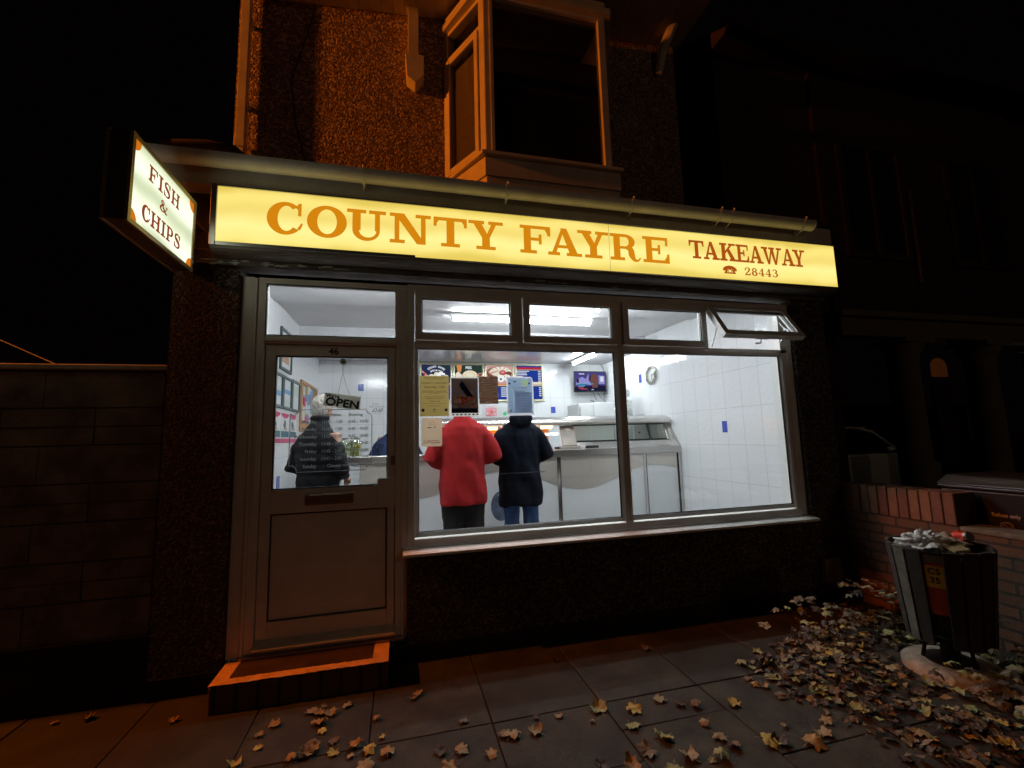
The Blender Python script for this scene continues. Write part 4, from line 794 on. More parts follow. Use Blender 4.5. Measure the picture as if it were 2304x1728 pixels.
# ---- menu boards on the back wall
FRM = mat("pale gold frame", (0.62, 0.60, 0.42), 0.35, 0.3)
def food_board(x0, x1, label, kind):
    t = thing("menu_board", label, "menu board", ((x0+x1)/2, 3.97, 2.35), group="lit menu boards along the back wall")
    b = MB(); frame_mb(x0, x1, 2.035, 2.665, 0.030, 3.955, 3.995, b); b.build("frame", FRM, t, bevel=0.003)
    w_ = x1-x0-0.06; h_ = 0.57; ox, oz = x0+0.03, 2.065
    cols = [("board blue", (0.02, 0.055, 0.36), .9), ("board dark green", (0.035, 0.07, 0.05), .7), ("board cream", (0.95, 0.85, 0.68), .95), ("board pink", (0.80, 0.42, 0.40), .85), ("board red", (0.65, 0.03, 0.05), .9), ("board white", (1, 1, 1), 1.0), ("board orange", (0.85, 0.30, 0.10), .9), ("board brown", (0.25, 0.09, 0.05), .8), ("board navy", (0.03, 0.04, 0.12), .7), ("board yellow", (0.95, 0.75, 0.30), .9)]
    M_ = [emission(*c) for c in cols]; b = MB(); b.cur = 0; b.box(ox, ox+w_, 3.975, 3.99, oz, oz+h_)
    k = [1]
    def pt(ci, poly):
        b.cur = ci; b.prism([(ox+p[0]*w_, oz+p[1]*h_) for p in poly], (0, 3.975, 0), X, Z, (0, -0.0003*k[0], 0)); k[0] += 1
    def el(ci, cx, cy, rx, ry, n=16, a0=0, a1=2*pi): pt(ci, [(cx+rx*cos(a0+(a1-a0)*i/n), cy+ry*sin(a0+(a1-a0)*i/n)) for i in range(n)])
    r = random.Random(kind)
    if kind == 1:
        pt(8, [(0, .5), (1, .5), (1, 1), (0, 1)])
        for i in range(9): pt(1 if i % 2 else 8, [(.6+.04*i, .9-.02*i), (.66+.04*i, 1), (.72+.04*i, 1), (.66+.03*i, .8)])
        for i in range(4): pt(4 if i % 2 else 3, [(.0+.05*i, .80-.05*i), (.04+.05*i, .83-.05*i), (.22+.02*i, .70-.04*i), (.18+.02*i, .67-.04*i)])
        for i in range(24): a = r.random()*6.28; q = r.random(); cx, cy = .5+.42*q*cos(a), .66+.12*q*sin(a); el(2 if r.random() < .6 else 5, cx, cy, .08, .035, 8)
        el(3, .3, .60, .2, .05)
        b.cur = 5
        for i, c in enumerate("COUNTY FAYRE"): a = radians(125-6.6*i*1.0); put_text(b, c, 0.045, (ox+w_*(.5+.42*cos(a)), 3.9655, oz+h_*(.56+.36*sin(a))), (sin(a), 0, -cos(a)), (cos(a), 0, sin(a)), bold=0.001)
        for i, c in enumerate("SPECIALITIES"): a = radians(118-5.6*i); put_text(b, c, 0.036, (ox+w_*(.5+.36*cos(a)), 3.9655, oz+h_*(.52+.30*sin(a))), (sin(a), 0, -cos(a)), (cos(a), 0, sin(a)), bold=0.001)
    elif kind == 2:
        pt(1, [(0, .5), (1, .5), (1, 1), (0, 1)])
        for i in range(14): el(8 if i % 2 else 1, r.random(), .7+.3*r.random()*.9, .06, .04, 7)
        pt(6, [(.10, .80), (.22, .80), (.26, 1.0), (.06, 1.0)]); el(2, .12, .70, .10, .10); pt(2, [(.05, .55), (.3, .55), (.3, .72), (.05, .76)])
        el(3, .55, .70, .29, .15); el(2, .55, .715, .26, .135); el(9, .55, .72, .20, .09); el(2, .55, .725, .16, .065); el(3, .93, .72, .10, .06); el(7, .93, .725, .07, .035)
        b.cur = 5; put_text(b, "PIES", 0.060, (ox+w_*.5, 3.9655, oz+h_*.89), bold=0.0014)
    elif kind == 3:
        pt(3, [(0, .45), (1, .45), (1, 1), (0, 1)])
        el(7, .5, .78, .48, .2); el(2, .55, .82, .42, .15)
        for i in range(10): a = radians(20+14*i); pt(3 if i % 2 else 5, [(.55+.25*cos(a), .82+.08*sin(a)), (.55+.42*cos(a), .82+.15*sin(a)), (.55+.42*cos(a+.1), .82+.15*sin(a+.1)), (.55+.25*cos(a+.1), .82+.08*sin(a+.1))])
        pt(2, [(.08, .82), (.42, .90), (.50, .84), (.15, .74)]); pt(3, [(.10, .79), (.45, .86), (.50, .84), (.15, .74)]); el(7, .85, .78, .12, .05); el(4, .62, .79, .13, .075); el(3, .62, .80, .08, .035)
        el(5, .55, .62, .15, .11); el(5, .82, .62, .12, .11); el(8, .55, .60, .04, .03); el(8, .80, .61, .03, .025)
        pt(6, [(0, .42), (1, .42), (1, .46), (0, .46)]); pt(9, [(0, .40), (1, .40), (1, .42), (0, .42)])
    if kind in (1, 2): pt(6, [(0, .42), (1, .42), (1, .48), (0, .48)])
    if kind == 4:
        pt(4, [(0, .90), (1, .90), (1, .96), (0, .96)]); pt(9, [(0, .875), (1, .875), (1, .89), (0, .89)]); pt(2, [(.45, .44), (1, .44), (1, .52), (.45, .52)]); pt(9, [(0, .40), (1, .40), (1, .425), (0, .425)])
        for i, wv in enumerate((.48, .38, .40, .22, .60, .35, .5)): pt(5, [(.02, .83-.052*i), (.02+wv, .83-.052*i), (.02+wv, .85-.052*i), (.02, .85-.052*i)]); pt(5, [(.86, .83-.052*i), (.97, .83-.052*i), (.97, .85-.052*i), (.86, .85-.052*i)])
        for i, wv in enumerate((.5, .3, .4, .55, .35)): pt(5, [(.02, .34-.06*i), (.02+wv, .34-.06*i), (.02+wv, .362-.06*i), (.02, .362-.06*i)]); pt(5, [(.88, .34-.06*i), (.97, .34-.06*i), (.97, .362-.06*i), (.88, .362-.06*i)])
    else:
        for i in range(5):
            wv = r.uniform(.25, .5)
            for (cx, ww) in ((.04, wv), (.55, wv*.7)): pt(5, [(cx, .33-.06*i), (cx+ww, .33-.06*i), (cx+ww, .352-.06*i), (cx, .352-.06*i)])
    b.build("picture", M_, t)
food_board(0.30, 0.825, "menu board with arched county fayre heading, leftmost of the four", 1)
food_board(0.835, 1.345, "menu board headed pies with a round pie picture", 2)
food_board(1.352, 1.862, "menu board with sausage and red dish pictures, third of the four", 3)
food_board(1.870, 2.375, "blue price list menu board with white rows, rightmost of the four", 4)

def flat_sheet(name, label, cat, x0, x1, z0, z1, y, mats, items=(), texts=(), base=0, rim=0, wob=0.0, tm=None, group=None, cut=0.0):
    """thin sheet in xz plane facing -y with coloured print"""
    t = thing(name, label, cat, ((x0+x1)/2, y, (z0+z1)/2), group=group); w_, h_ = x1-x0, z1-z0
    b = MB(); b.cur = base
    c = cut
    pl = [(0, 0), (1, 0), (1, 1-c), (1-c, 1), (0, 1)] if c else [(0, 0), (1, 0), (1, 1), (0, 1)]
    b.add([(x0+p[0]*w_, y, z0+p[1]*h_) for p in pl], [tuple(range(len(pl)))]); k = 1
    for ci, poly in items:
        b.cur = ci; b.add([(x0+p[0]*w_, y-0.0004-0.00012*k, z0+p[1]*h_) for p in poly], [tuple(range(len(poly)))]); k += 1
    b.build("sheet", mats, t)
    if texts:
        b = MB(); cur = None
        for (tx, cx, cz, sz, wd) in texts: put_text(b, tx, sz, (x0+cx*w_, y-0.0012-0.00012*k, z0+cz*h_), width=wd)
        b.build("print", tm, t)
    return t
RR = lambda a, b_, c, d: [(a, b_), (c, b_), (c, d), (a, d)]
def blob(cx, cy, rx, ry, n=14, j=0.0, seed=1):
    r = random.Random(seed); return [(cx+rx*cos(2*pi*i/n)*(1+r.uniform(-j, j)), cy+ry*sin(2*pi*i/n)*(1+r.uniform(-j, j))) for i in range(n)]
INK = mat("black ink", (0.012, 0.010, 0.008), 0.7); INKR = mat("red ink", (0.42, 0.12, 0.10), 0.7); INKL = mat("pale ink", (0.30, 0.24, 0.20), 0.7)
# posters on the window glass
P1 = paper("olive poster paper", (0.40, 0.29, 0.095), 0.62)
flat_sheet("poster", "olive yellow charity concert poster taped left of the window", "poster", 0.137, 0.343, 1.604, 1.896, 0.024, [P1, INK],
  [(1, blob(.11, .15, .055, .045, 12, .1)), (1, blob(.90, .155, .05, .04, 12, .1, 2)), (1, [(.45, .18), (.55, .18), (.50, .14)]), (1, RR(.05, .312, .95, .316)), (1, RR(.05, .585, .95, .590))],
  [("WESTERN ASSOCIATION", .5, .935, .014, .155), ("OF THE LOCAL CHOIRS", .5, .893, .009, .115), ("CHARITY CONCERT", .5, .795, .022, .185), ("Saturday 12th", .5, .695, .026, .15), ("REFRESHMENTS AND RAFFLE", .5, .605, .012, .17), ("7.00 - 9.30 pm", .5, .555, .009, .07), ("St Andrews Church Hall", .5, .468, .012, .14), ("Brighton Road", .5, .425, .012, .115), ("Tickets £5", .5, .355, .014, .075), ("All proceeds to charity", .5, .25, .009, .085), ("Refreshments", .5, .112, .007, .03)], tm=INK, group="sheets taped inside the window glass")
P2 = paper("dark photo paper", (0.07, 0.045, 0.04), 0.9); P2b = paper("white photo border", (0.62, 0.60, 0.56), 0.8); P2c = paper("brown photo print", (0.50, 0.20, 0.12), 0.9); P2d = paper("pale photo print", (0.85, 0.62, 0.55), 0.95); P2e = paper("navy photo print", (0.02, 0.03, 0.07), 0.9)
its = [(1, RR(.035, .085, .965, .965)), (4, [(.30, .80), (.42, .90), (.85, .45), (.62, .45)]), (4, RR(.05, .09, .95, .2))]
for i in range(26):
    r = random.Random(i); its.append((3 if i % 3 == 0 else 2, blob(.22+.58*r.random(), .25+.24*r.random(), .07, .04, 8, .5, i)))
its += [(3, blob(.2, .40, .07, .09, 9, .4, 3)), (3, blob(.82, .40, .06, .09, 9, .4, 4))]
its += [(4, RR(.05+.14*i, .03, .13+.14*i, .06)) for i in range(7)]
flat_sheet("poster", "white bordered dark photo poster with a brown picture on the window", "poster", 0.354, 0.564, 1.600, 1.890, 0.024, [P2b, P2, P2c, P2d, P2e], its, group="sheets taped inside the window glass")
P3 = paper("dark leaflet paper", (0.10, 0.055, 0.035), 0.8); P3b = paper("leaflet rule", (0.8, 0.7, 0.6), 1.0)
its = [(1, RR(.2-.1*(i % 3)*.5, .90-.065*i, .9-.07*(i % 4), .906-.065*i)) for i in range(7)]+[(1, RR(.04, .14, .95, .15)), (1, RR(.04, .15, .05, .42)), (1, RR(.72, .15, .73, .42)), (1, RR(.94, .15, .95, .42)), (1, RR(.05, .21, .40, .213)), (1, RR(.38, .93, .58, .96)), (1, blob(.83, .37, .07, .035, 8, .3)), (1, blob(.83, .20, .07, .035, 8, .3, 5)), (1, RR(.33, .06, .9, .075)), (2, RR(.06, .16, .38, .20))]
flat_sheet("poster", "small brown black leaflet taped beside the photo poster", "poster", 0.567, 0.710, 1.690, 1.894, 0.024, [P3, P3b, P2c], its, group="sheets taped inside the window glass")
P4 = paper("grey poster border", (0.62, 0.62, 0.68), 0.85); P4b = paper("blue grey poster print", (0.33, 0.43, 0.49), 0.9); P4c = paper("poster star", (0.95, 0.90, 0.35), 0.95); P4d = paper("poster red print", (0.75, 0.32, 0.32), 0.9); P4e = paper("poster grey print", (0.40, 0.41, 0.45), 0.95)
its = [(1, RR(.05, .06, .94, .96)), (4, RR(.30, .07, .93, .60)), (2, [(.68+(.17 if i % 2 else .08)*cos(.3+pi/8*i), .84+(.11 if i % 2 else .05)*sin(.3+pi/8*i)) for i in range(16)]), (5, blob(.11, .82, .05, .025, 8, .3)), (5, blob(.31, .87, .05, .022, 8, .3, 4)), (5, blob(.84, .83, .04, .02, 8, .3, 6)), (0, RR(.07, .07, .19, .18)), (4, RR(.09, .09, .17, .16)), (0, blob(.86, .12, .06, .03, 8, .4)), (3, RR(.12, .31, .18, .33)), (5, blob(.03, .045, .02, .015)), (5, blob(.93, .06, .02, .015))]
for i in range(9): its.append((3 if i % 2 else 0, RR(.35-.05*(i % 2), .47-.033*i, .80-.03*(i % 3), .474-.033*i)))
flat_sheet("poster", "pale grey blue poster with a yellow star and cut corner", "poster", 0.775, 0.984, 1.601, 1.894, 0.024, [P4, P4b, P4c, P4d, P4e, INK], its,
  [("COMMUNITY", .48, .68, .020, .115), ("FESTIVAL", .48, .61, .020, .085), ("Fun for all the family", .55, .555, .010, .125), ("Stalls and games", .55, .51, .009, .10)], tm=INKR, group="sheets taped inside the window glass", cut=0.10)
NS = paper("no smoking card", (0.62, 0.55, 0.47), 0.9)
t = thing("no_smoking_sign", "white card sign with cigarette symbol below the olive poster", "sign", (0.22, 0.024, 1.49))
b = MB(); rr = 0.012; pl = []
for (cx, cz, a0) in ((0.292-rr, 1.593-rr, 0), (0.147+rr, 1.593-rr, 90), (0.147+rr, 1.391+rr, 180), (0.292-rr, 1.391+rr, 270)): pl += [(cx+rr*cos(radians(a0+15*i)), cz+rr*sin(radians(a0+15*i))) for i in range(7)]
b.prism(pl, (0, 0.024, 0), X, Z, (0, -0.0008, 0)); b.build("card", NS, t)
b = MB(); b.box(0.190, 0.217, 0.0222, 0.0230, 1.521, 1.527); b.box(0.231, 0.238, 0.0222, 0.0230, 1.523, 1.527); b.box(0.240, 0.246, 0.0222, 0.0230, 1.523, 1.527)
b.tube([(0.208, 0.0228, 1.536), (0.201, 0.0228, 1.548), (0.206, 0.0228, 1.560), (0.217, 0.0228, 1.562), (0.226, 0.0228, 1.566), (0.234, 0.0228, 1.560), (0.238, 0.0228, 1.550), (0.246, 0.0228, 1.543), (0.247, 0.0228, 1.533), (0.236, 0.0228, 1.532)], 0.0010, 5); b.tube([(0.212, 0.0228, 1.540), (0.218, 0.0228, 1.546), (0.225, 0.0228, 1.545), (0.228, 0.0228, 1.537)], 0.0009, 5)
put_text(b, "It is against the law to", 0.0125, (0.2195, 0.0225, 1.427), width=0.105, bold=0.0003); put_text(b, "smoke in these premises", 0.0125, (0.2195, 0.0225, 1.413), width=0.118, bold=0.0003)
b.build("print", INK, t)
# We're open sign on its sucker
op = thing("open_sign", "tilted hanging card reading we're open on the door glass", "sign", (-0.384, 0.03, 1.72))
ex = Vector((0.234, 0, -0.035)).normalized(); ez = Vector((0.035, 0, 0.234)).normalized(); cc = Vector((-0.384, 0.0335, 1.717))
b = MB(); b.obox(cc, ex*0.119, (0, 0.0015, 0), ez*0.046); b.build("card", paper("open card", (0.5, 0.5, 0.46), 0.65), op)
b = MB(); GI = mat("dark green ink", (0.008, 0.035, 0.018), 0.6); o_ = cc+Vector((0, -0.0018, 0))
put_text(b, "We're", 0.034, o_-ex*0.110+ez*0.016, ex, ez, align='LEFT', bold=0.0016)
put_text(b, "OPEN", 0.074, o_-ex*0.108-ez*0.038, ex, ez, align='LEFT', bold=0.0035, width=0.212)
b.build("lettering", GI, op)
b = MB(); b.tube([cc-ex*0.036+ez*0.047, (-0.386, 0.033, 1.90), (-0.377, 0.033, 1.965), (-0.383, 0.033, 1.99)], 0.0013, 5); b.tube([cc+ex*0.040+ez*0.047, (-0.381, 0.033, 1.90), (-0.390, 0.033, 1.965), (-0.383, 0.033, 1.99)], 0.0013, 5); b.build("cord", DARK, op)
b = MB(); b.ball((-0.383, 0.034, 1.992), (0.022, 0.003, 0.022), 20, 8); b.build("sucker", mat("sucker plastic", (0.60, 0.66, 0.60), 0.3), op); MB().box(-0.391, -0.375, 0.0285, 0.031, 1.987, 1.997).build("hook", mat("green hook", (0.06, 0.10, 0.07), 0.4), op)

# ---- left wall: framed pictures, notices, notice board
def wall_sheet(name, label, cat, y0, y1, z0, z1, frame_m, fw_, mats, items, group=None, x=-1.195):
    t = thing(name, label, cat, (x, (y0+y1)/2, (z0+z1)/2), group=group)
    if fw_:
        b = MB(); O_ = [(y0, z0), (y1, z0), (y1, z1), (y0, z1)]; I_ = [(y0+fw_, z0+fw_), (y1-fw_, z0+fw_), (y1-fw_, z1-fw_), (y0+fw_, z1-fw_)]
        for i in range(4):
            j = (i+1) % 4; q = [O_[i], O_[j], I_[j], I_[i]]; b.add([(x+0.022, p[0], p[1]) for p in q]+[(x+.001, p[0], p[1]) for p in q], [(0,1,2,3),(7,6,5,4),(0,4,5,1),(2,6,7,3)])
        b.build("frame", frame_m, t)
    w_, h_ = y1-y0, z1-z0; b = MB(); b.cur = 0; b.box(x+0.002, x+0.006, y0+fw_*.9, y1-fw_*.9, z0+fw_*.9, z1-fw_*.9)
    for k, (ci, poly) in enumerate(items): b.cur = ci; b.prism([(y0+p[0]*w_, z0+p[1]*h_) for p in poly], (x+0.006, 0, 0), (0, 1, 0), Z, (0.0004*(k+1), 0, 0))
    b.build("print", mats, t); return t
FD = mat("dark teal frame", (0.04, 0.07, 0.075), 0.4); W1 = mat("print white", (0.66, 0.68, 0.68), 0.5); W2 = mat("print blue", (0.15, 0.32, 0.60), 0.5); W3 = mat("print pale green", (0.55, 0.62, 0.55), 0.5); W4 = mat("print magenta", (0.50, 0.04, 0.13), 0.5); W5 = mat("print teal", (0.03, 0.12, 0.16), 0.5); W6 = mat("print tan", (0.50, 0.30, 0.20), 0.5)
GP = "framed pictures on the left wall"
for lab, y0, y1, z0, z1, it in (("framed certificate alone in the upper row of the left wall", 1.70, 2.18, 2.20, 2.64, [(3, RR(.1, .5, .8, .6)), (6, RR(.1, .2, .8, .4))]),
        ("framed seascape nearest the door in the lower row", 1.46, 1.83, 1.80, 2.15, [(3, RR(.1, .5, .9, .6)), (2, RR(.1, .35, .9, .5))]),
        ("framed print with blue band, middle of the lower row", 1.85, 2.23, 1.80, 2.15, [(2, RR(.1, .48, .9, .62)), (3, RR(.1, .1, .9, .3))]),
        ("framed pale print beside the cork notice board", 2.25, 2.64, 1.80, 2.16, [(3, RR(.1, .5, .9, .85))])):
    wall_sheet("picture", lab, "picture", y0, y1, z0, z1, FD, 0.028, [W1, W1, W2, W3, W4, W5, W6], it, GP)
for i, (y0, y1) in enumerate(((1.40, 1.82), (1.84, 2.18), (2.20, 2.54))):
    wall_sheet("notice", ("allergy notice with magenta heading nearest the door pane", "allergy notice with magenta heading, middle of the three", "allergy notice with magenta heading nearest the cork board")[i], "notice", y0, y1, 1.44, 1.765, None, 0.0, [W1, W4, W5, W6, FD], [(1, [(.05, .98), (.95, .98), (.95, .90), (.7, .82), (.3, .82), (.05, .90)]), (4, blob(.45, .62, .16, .14, 10, .4, i)), (3, blob(.6, .48, .15, .05, 9, .4, i+3)), (2, RR(.03, .20, .97, .40)), (1, RR(0, .02, 1, .16)), (4, RR(.15, .44, .4, .45))], "pink headed notices under the framed pictures")
cb = wall_sheet("notice_board", "cork notice board covered with cards on the left wall", "notice board", 2.70, 3.78, 1.58, 2.22, mat("pine frame", (0.42, 0.22, 0.11), 0.5, n1=0.15), 0.04, [mat("cork", (0.45, 0.26, 0.13), 0.8, n1=0.2, nscale=40), W1, W2, W3, W4, W5], [])
rn = random.Random(21)
b = MB()
for i in range(26):
    y, z, ww, hh_ = rn.uniform(2.76, 3.62), rn.uniform(1.63, 2.08), rn.uniform(.06, .16), rn.uniform(.06, .14); b.cur = rn.choice([0, 0, 0, 1, 1, 2, 3, 4])
    b.prism([(y, z), (y+ww, z+.004), (y+ww, z+hh_), (y-.003, z+hh_)], (-1.189, 0, 0), (0, 1, 0), Z, (0.0006*(i+1), 0, 0))
b.build("pinned_cards", [W1, W2, W3, W4, mat("navy card", (0.03, 0.05, 0.16), 0.6)], cb)

# ---- notices under the menu boards
flat_sheet("notice", "pink sweet picture sheet on the back wall below the menu boards", "notice", 1.335, 1.555, 1.78, 1.965, 3.99, [W1, mat("candy pink", (0.75, 0.30, 0.34), 0.6), mat("candy red", (0.75, 0.10, 0.06), 0.6)],
   [(1, RR(.12, .08, .98, .8)), (2, blob(.58, .45, .12, .13)), (0, blob(.25, .3, .09, .09)), (0, blob(.8, .65, .1, .06)), (2, blob(.3, .15, .08, .07)), (0, blob(.85, .25, .07, .07)), (2, blob(.5, .12, .07, .07)), (1, RR(.3, .85, .8, .93))])
flat_sheet("notice", "white sheet with one green dot on the back wall", "notice", 1.57, 1.76, 1.78, 1.945, 3.99, [W1, mat("green dot", (0.02, 0.50, 0.16), 0.5)], [(1, blob(.62, .3, .16, .19, 20)), (1, RR(.1, .7, .5, .71))])
flat_sheet("notice", "narrow picture card on the back wall right of the navy coat", "notice", 2.0, 2.09, 1.80, 1.96, 3.99, [mat("dark red card", (0.22, 0.05, 0.04), 0.5), W1], [(1, blob(.5, .4, .25, .3, 10, .2))])

# ---- pickle jars on the counter
def jar(label, x, y, r, hgt, lid, liq):
    t = thing("pickle_jar", label, "jar", (x, y, 1.279), group="pickle jars on the counter")
    gl = glass("jar glass", 0.08, (0.93, 0.96, 0.93)); gl = MATS["jar glass"]
    b = MB(); b.loft([(x, y, 1.280, r*.85, r*.85), (x, y, 1.295, r, r), (x, y, 1.279+hgt*.72, r, r), (x, y, 1.279+hgt*.85, r*.75, r*.75), (x, y, 1.279+hgt*.93, r*.7, r*.7)], 24); b.build("glass", gl, t)
    MB().loft([(x, y, 1.279+hgt*.93, r*.76, r*.76), (x, y, 1.279+hgt, r*.76, r*.76)], 24).build("lid", lid, t)
    b = MB(); rj = random.Random(int(x*100)); 
    for i in range(34):
        a = rj.random()*6.28; q = rj.random()**.5*r*.72; c = Vector((x+q*cos(a), y+q*sin(a), 1.30+rj.random()*hgt*.62)); b.ball(c, (r*.18, r*.18, r*.36), 8, 6)
    b.build("pickles", liq, t)
jar("large glass jar of green gherkins on the left end of the counter", -0.475, 1.99, 0.070, 0.205, STEELS, mat("gherkin green", (0.22, 0.24, 0.03), 0.4, n1=0.3, nscale=40))
jar("paler pickle jar half hidden behind the black coat", -0.60, 2.02, 0.066, 0.200, STEELS, mat("pale onion green", (0.42, 0.48, 0.20), 0.4, n1=0.2, nscale=40))
# counter continues to the left as a low hatch
MB().box(-0.80, CX0-0.012, 1.92, 2.5, 1.21, 1.276).build("side_shelf", STEEL, ran, bevel=0.004)
MB().box(-0.80, CX0-0.012, 1.96, 2.0, FL, 1.209).build("side_panel", MATS["white laminate"], ran)

# ================================================================== PEOPLE
SKIN = mat("skin", (0.50, 0.28, 0.20), 0.5, n1=0.1, nscale=9)
def person(label, loc, rz, H, jacket, trousers, hair, elbow_out=0.0, hand_y=0.28, hand_z=1.05, shoulder=0.20, bulk=1.0, hem=0.78, puffy=0.0, collar=0.05, hood=False, lean=0.0, legs=True, fold=0.012, turn=0.0, hem_flare=1.0, hairlen=0.0, legw=1.0):
    """upright figure facing local +y; sizes for a 1.75 m adult"""
    k = H/1.75; p = thing("person", label, "person", loc, rz); p.matrix_basis = Matrix.Translation(loc) @ Matrix.Rotation(rz, 4, 'Z'); Mx = p.matrix_basis
    def T(v):
        v = Vector(v)*k; v.y += lean*max(0, v.z-0.9*k)
        return Mx @ v
    def xf(b): b.v = [T(v) for v in b.v]; return b
    hx = 0.0; tr = Matrix.Rotation(turn, 3, 'Z')
    # body: head, neck, torso, arms, hands, legs in one surface
    b = MB()
    b.loft([(0, 0.0, 0.86, .13, .10), (0, 0, 0.98, .165, .115), (0, 0.01, 1.10, .145, .10), (0, 0.01, 1.28, .165, .115), (0, 0.0, 1.40, .170, .10), (0, -0.01, 1.45, .10, .075), (0, 0, 1.50, .058, .06), (0, 0.01, 1.56, .055, .06)], 24)
    hc = Vector((0, 0.03, 1.635)); 
    def hd(c, r): b.ball(hc+tr @ Vector(c), r, 18, 12, tr)
    hd((0, 0, 0.02), (.074, .092, .095)); hd((0, 0.025, -0.055), (.055, .065, .055)); hd((0, .088, -.012), (.012, .020, .022)); hd((0, .083, .035), (.045, .012, .012)); hd((0, .080, -.052), (.025, .010, .009)); hd((0, .070, -.085), (.024, .018, .016))
    for s in (-1, 1): hd((s*.074, -.004, .0), (.010, .018, .030)); hd((s*.040, .060, -.020), (.022, .020, .022))
    for s in (-1, 1):
        sh = Vector((s*(shoulder-.03), 0, 1.40)); el = Vector((s*(shoulder+.06+elbow_out), -0.035, 1.13)); wr = Vector((s*(0.13+elbow_out*.5), hand_y-0.06, hand_z))
        b.tube([sh, sh.lerp(el, .5), el, el.lerp(wr, .5), wr], [.050, .043, .037, .034, .026], 12)
        hd_ = (wr-el).normalized(); side = Vector((0, 0, 1)).cross(hd_).normalized(); upv = hd_.cross(side)
        pc = wr+hd_*0.045; b.tube([wr, pc, wr+hd_*0.09], [(.018, .024), (.016, .038), (.013, .038)], 10)
        for f in range(4):
            base = wr+hd_*0.085+side*(0.028-0.0187*f); ln = (.066, .075, .070, .055)[f]; q = base+hd_*ln*.45-upv*.008; b.tube([base, q, q+hd_*ln*.30-upv*ln*.30, q+hd_*ln*.28-upv*ln*.6], [.0095, .009, .008, .007], 8)
        tb = wr+hd_*0.03-side*s*(-0.030)*-1; b.tube([tb, tb+hd_*.03-side*s*.028*-1, tb+hd_*.062-side*s*.030*-1-upv*.012], [.012, .011, .009], 8)
        if legs:
            b.tube([(s*.085, 0, .92), (s*.095, .005, .70), (s*.10, .01, .48), (s*.10, -.01, .30), (s*.10, -.01, .08)], [.085, .078, .055, .055, .038], 14); b.tube([(s*.10, -.05, .04), (s*.105, .05, .045), (s*.11, .16, .030)], [(.035, .035), (.035, .045), (.02, .038)], 10)
    xf(b).build("body", SKIN, p, remesh=0.009*k, smoothit=3)
    b = MB()
    for s in (-1, 1): b.ball(hc+tr @ Vector((s*.030, .083, .008)), (.011, .009, .010), 10, 8)
    xf(b).build("eyes", mat("eye", (0.3, 0.28, 0.26), 0.2), p)
    # hair
    b = MB(); b.ball(hc+tr @ Vector((0, -.012, .032)), (.084, .098, .098), 28, 20, tr); b.ball(hc+tr @ Vector((0, -.045, -.015)), (.073, .060, .070+hairlen), 24, 16, tr)
    o = xf(b).build("hair", hair, p, remesh=0.006*k, smoothit=2)
    cut = hc+tr @ Vector((0, .05, .03)); 
    displace(o, lambda c: 0.006*noise.noise(Vector((c.x*55, c.y*55, c.z*22)))+0.004*noise.noise(c*130))
    bm = bmesh.new(); bm.from_mesh(o.data); c0 = T(hc); fwd_ = (Mx.to_3x3() @ (tr @ Vector((0, 1, 0))))
    dead = [v for v in bm.verts if ((Mx @ (v.co)) if True else v.co) is not None and (Mx @ v.co-c0).dot(fwd_) > 0.035 and (Mx @ v.co).z < c0.z+0.075*k]
    bmesh.ops.delete(bm, geom=dead, context='VERTS'); bm.to_mesh(o.data); bm.free()
    # jacket
    g = 0.018+puffy*.02; B = bulk
    b = MB()
    secs = [(0, 0, hem, .205*B*hem_flare, .155*B), (0, 0, hem+.03, .208*B*hem_flare, .158*B), (0, 0, hem+.14, .205*B, .155*B), (0, 0.0, 1.06, .200*B, .150*B), (0, 0.0, 1.20, .205*B, .152*B), (0, -0.005, 1.32, (shoulder+.015)*B, .142*B), (0, -0.01, 1.385, (shoulder-.022)*B, .118*B), (0, -0.015, 1.43, shoulder*.70, .095), (0, -0.013, 1.455, shoulder*.56, .088), (0, -0.01, 1.475, .098, .080), (0, -0.002, 1.50, .080, .075), (0, 0.004, 1.50+collar, .082, .078)]
    b.loft(secs, 32, power=2.25)
    for s in (-1, 1):
        sh = Vector((s*(shoulder-.065), -0.005, 1.352)); el = Vector((s*(shoulder+.075+elbow_out), -0.04, 1.115)); wr = Vector((s*(0.15+elbow_out*.5), hand_y-0.08, hand_z))
        b.tube([sh, sh.lerp(el, .33)+Vector((s*.012, 0, 0)), sh.lerp(el, .7), el, el.lerp(wr, .35), el.lerp(wr, .7), wr], [.070*B, .074*B, .069*B, .066*B, .062*B, .054*B, .046], 16)
    if hood:
        b.ball((0, -.105, 1.475), (.125, .065, .085), 20, 12); b.ball((0, -.05, 1.55), (.10, .07, .07), 18, 12)
    o = xf(b).build("jacket", jacket, p, remesh=0.011*k, smoothit=7)
    def wr_(c):
        q = Mx.to_3x3().inverted() @ c if False else c
        a = fold*1.1*noise.noise(Vector((c.x*7+c.z*2, c.y*7, c.z*3.6)))+fold*.35*noise.noise(Vector((c.x*17+3, c.y*17, c.z*10+c.x*6)))
        lz = c.z/k
        a += 0.006*max(0, 1-abs(lz-(hem+.045+FL))/.02)*0
        if puffy: a += puffy*(abs(sin(lz*pi/0.095))**0.6-0.6)*0.016
        return a
    displace(o, wr_)
    # trousers
    b = MB()
    b.loft([(0, 0, .84, .175*max(1, legw*.95), .125), (0, 0, .93, .178, .13), (0, 0, 1.02, .165, .12)], 24)
    for s in (-1, 1): b.tube([(s*.090, 0, .90), (s*.098, .003, .72), (s*.102, .006, .50), (s*.104, -.006, .30), (s*.106, -.006, .06)], [.098*legw, .096*legw, .082*legw, .078*legw, .074*legw], 18)
    o = xf(b).build("trousers", trousers, p, remesh=0.012*k, smoothit=3); displace(o, lambda c: .010*noise.noise(Vector((c.x*12, c.y*12, c.z*7)))+.004*noise.noise(c*30))
    b = MB()
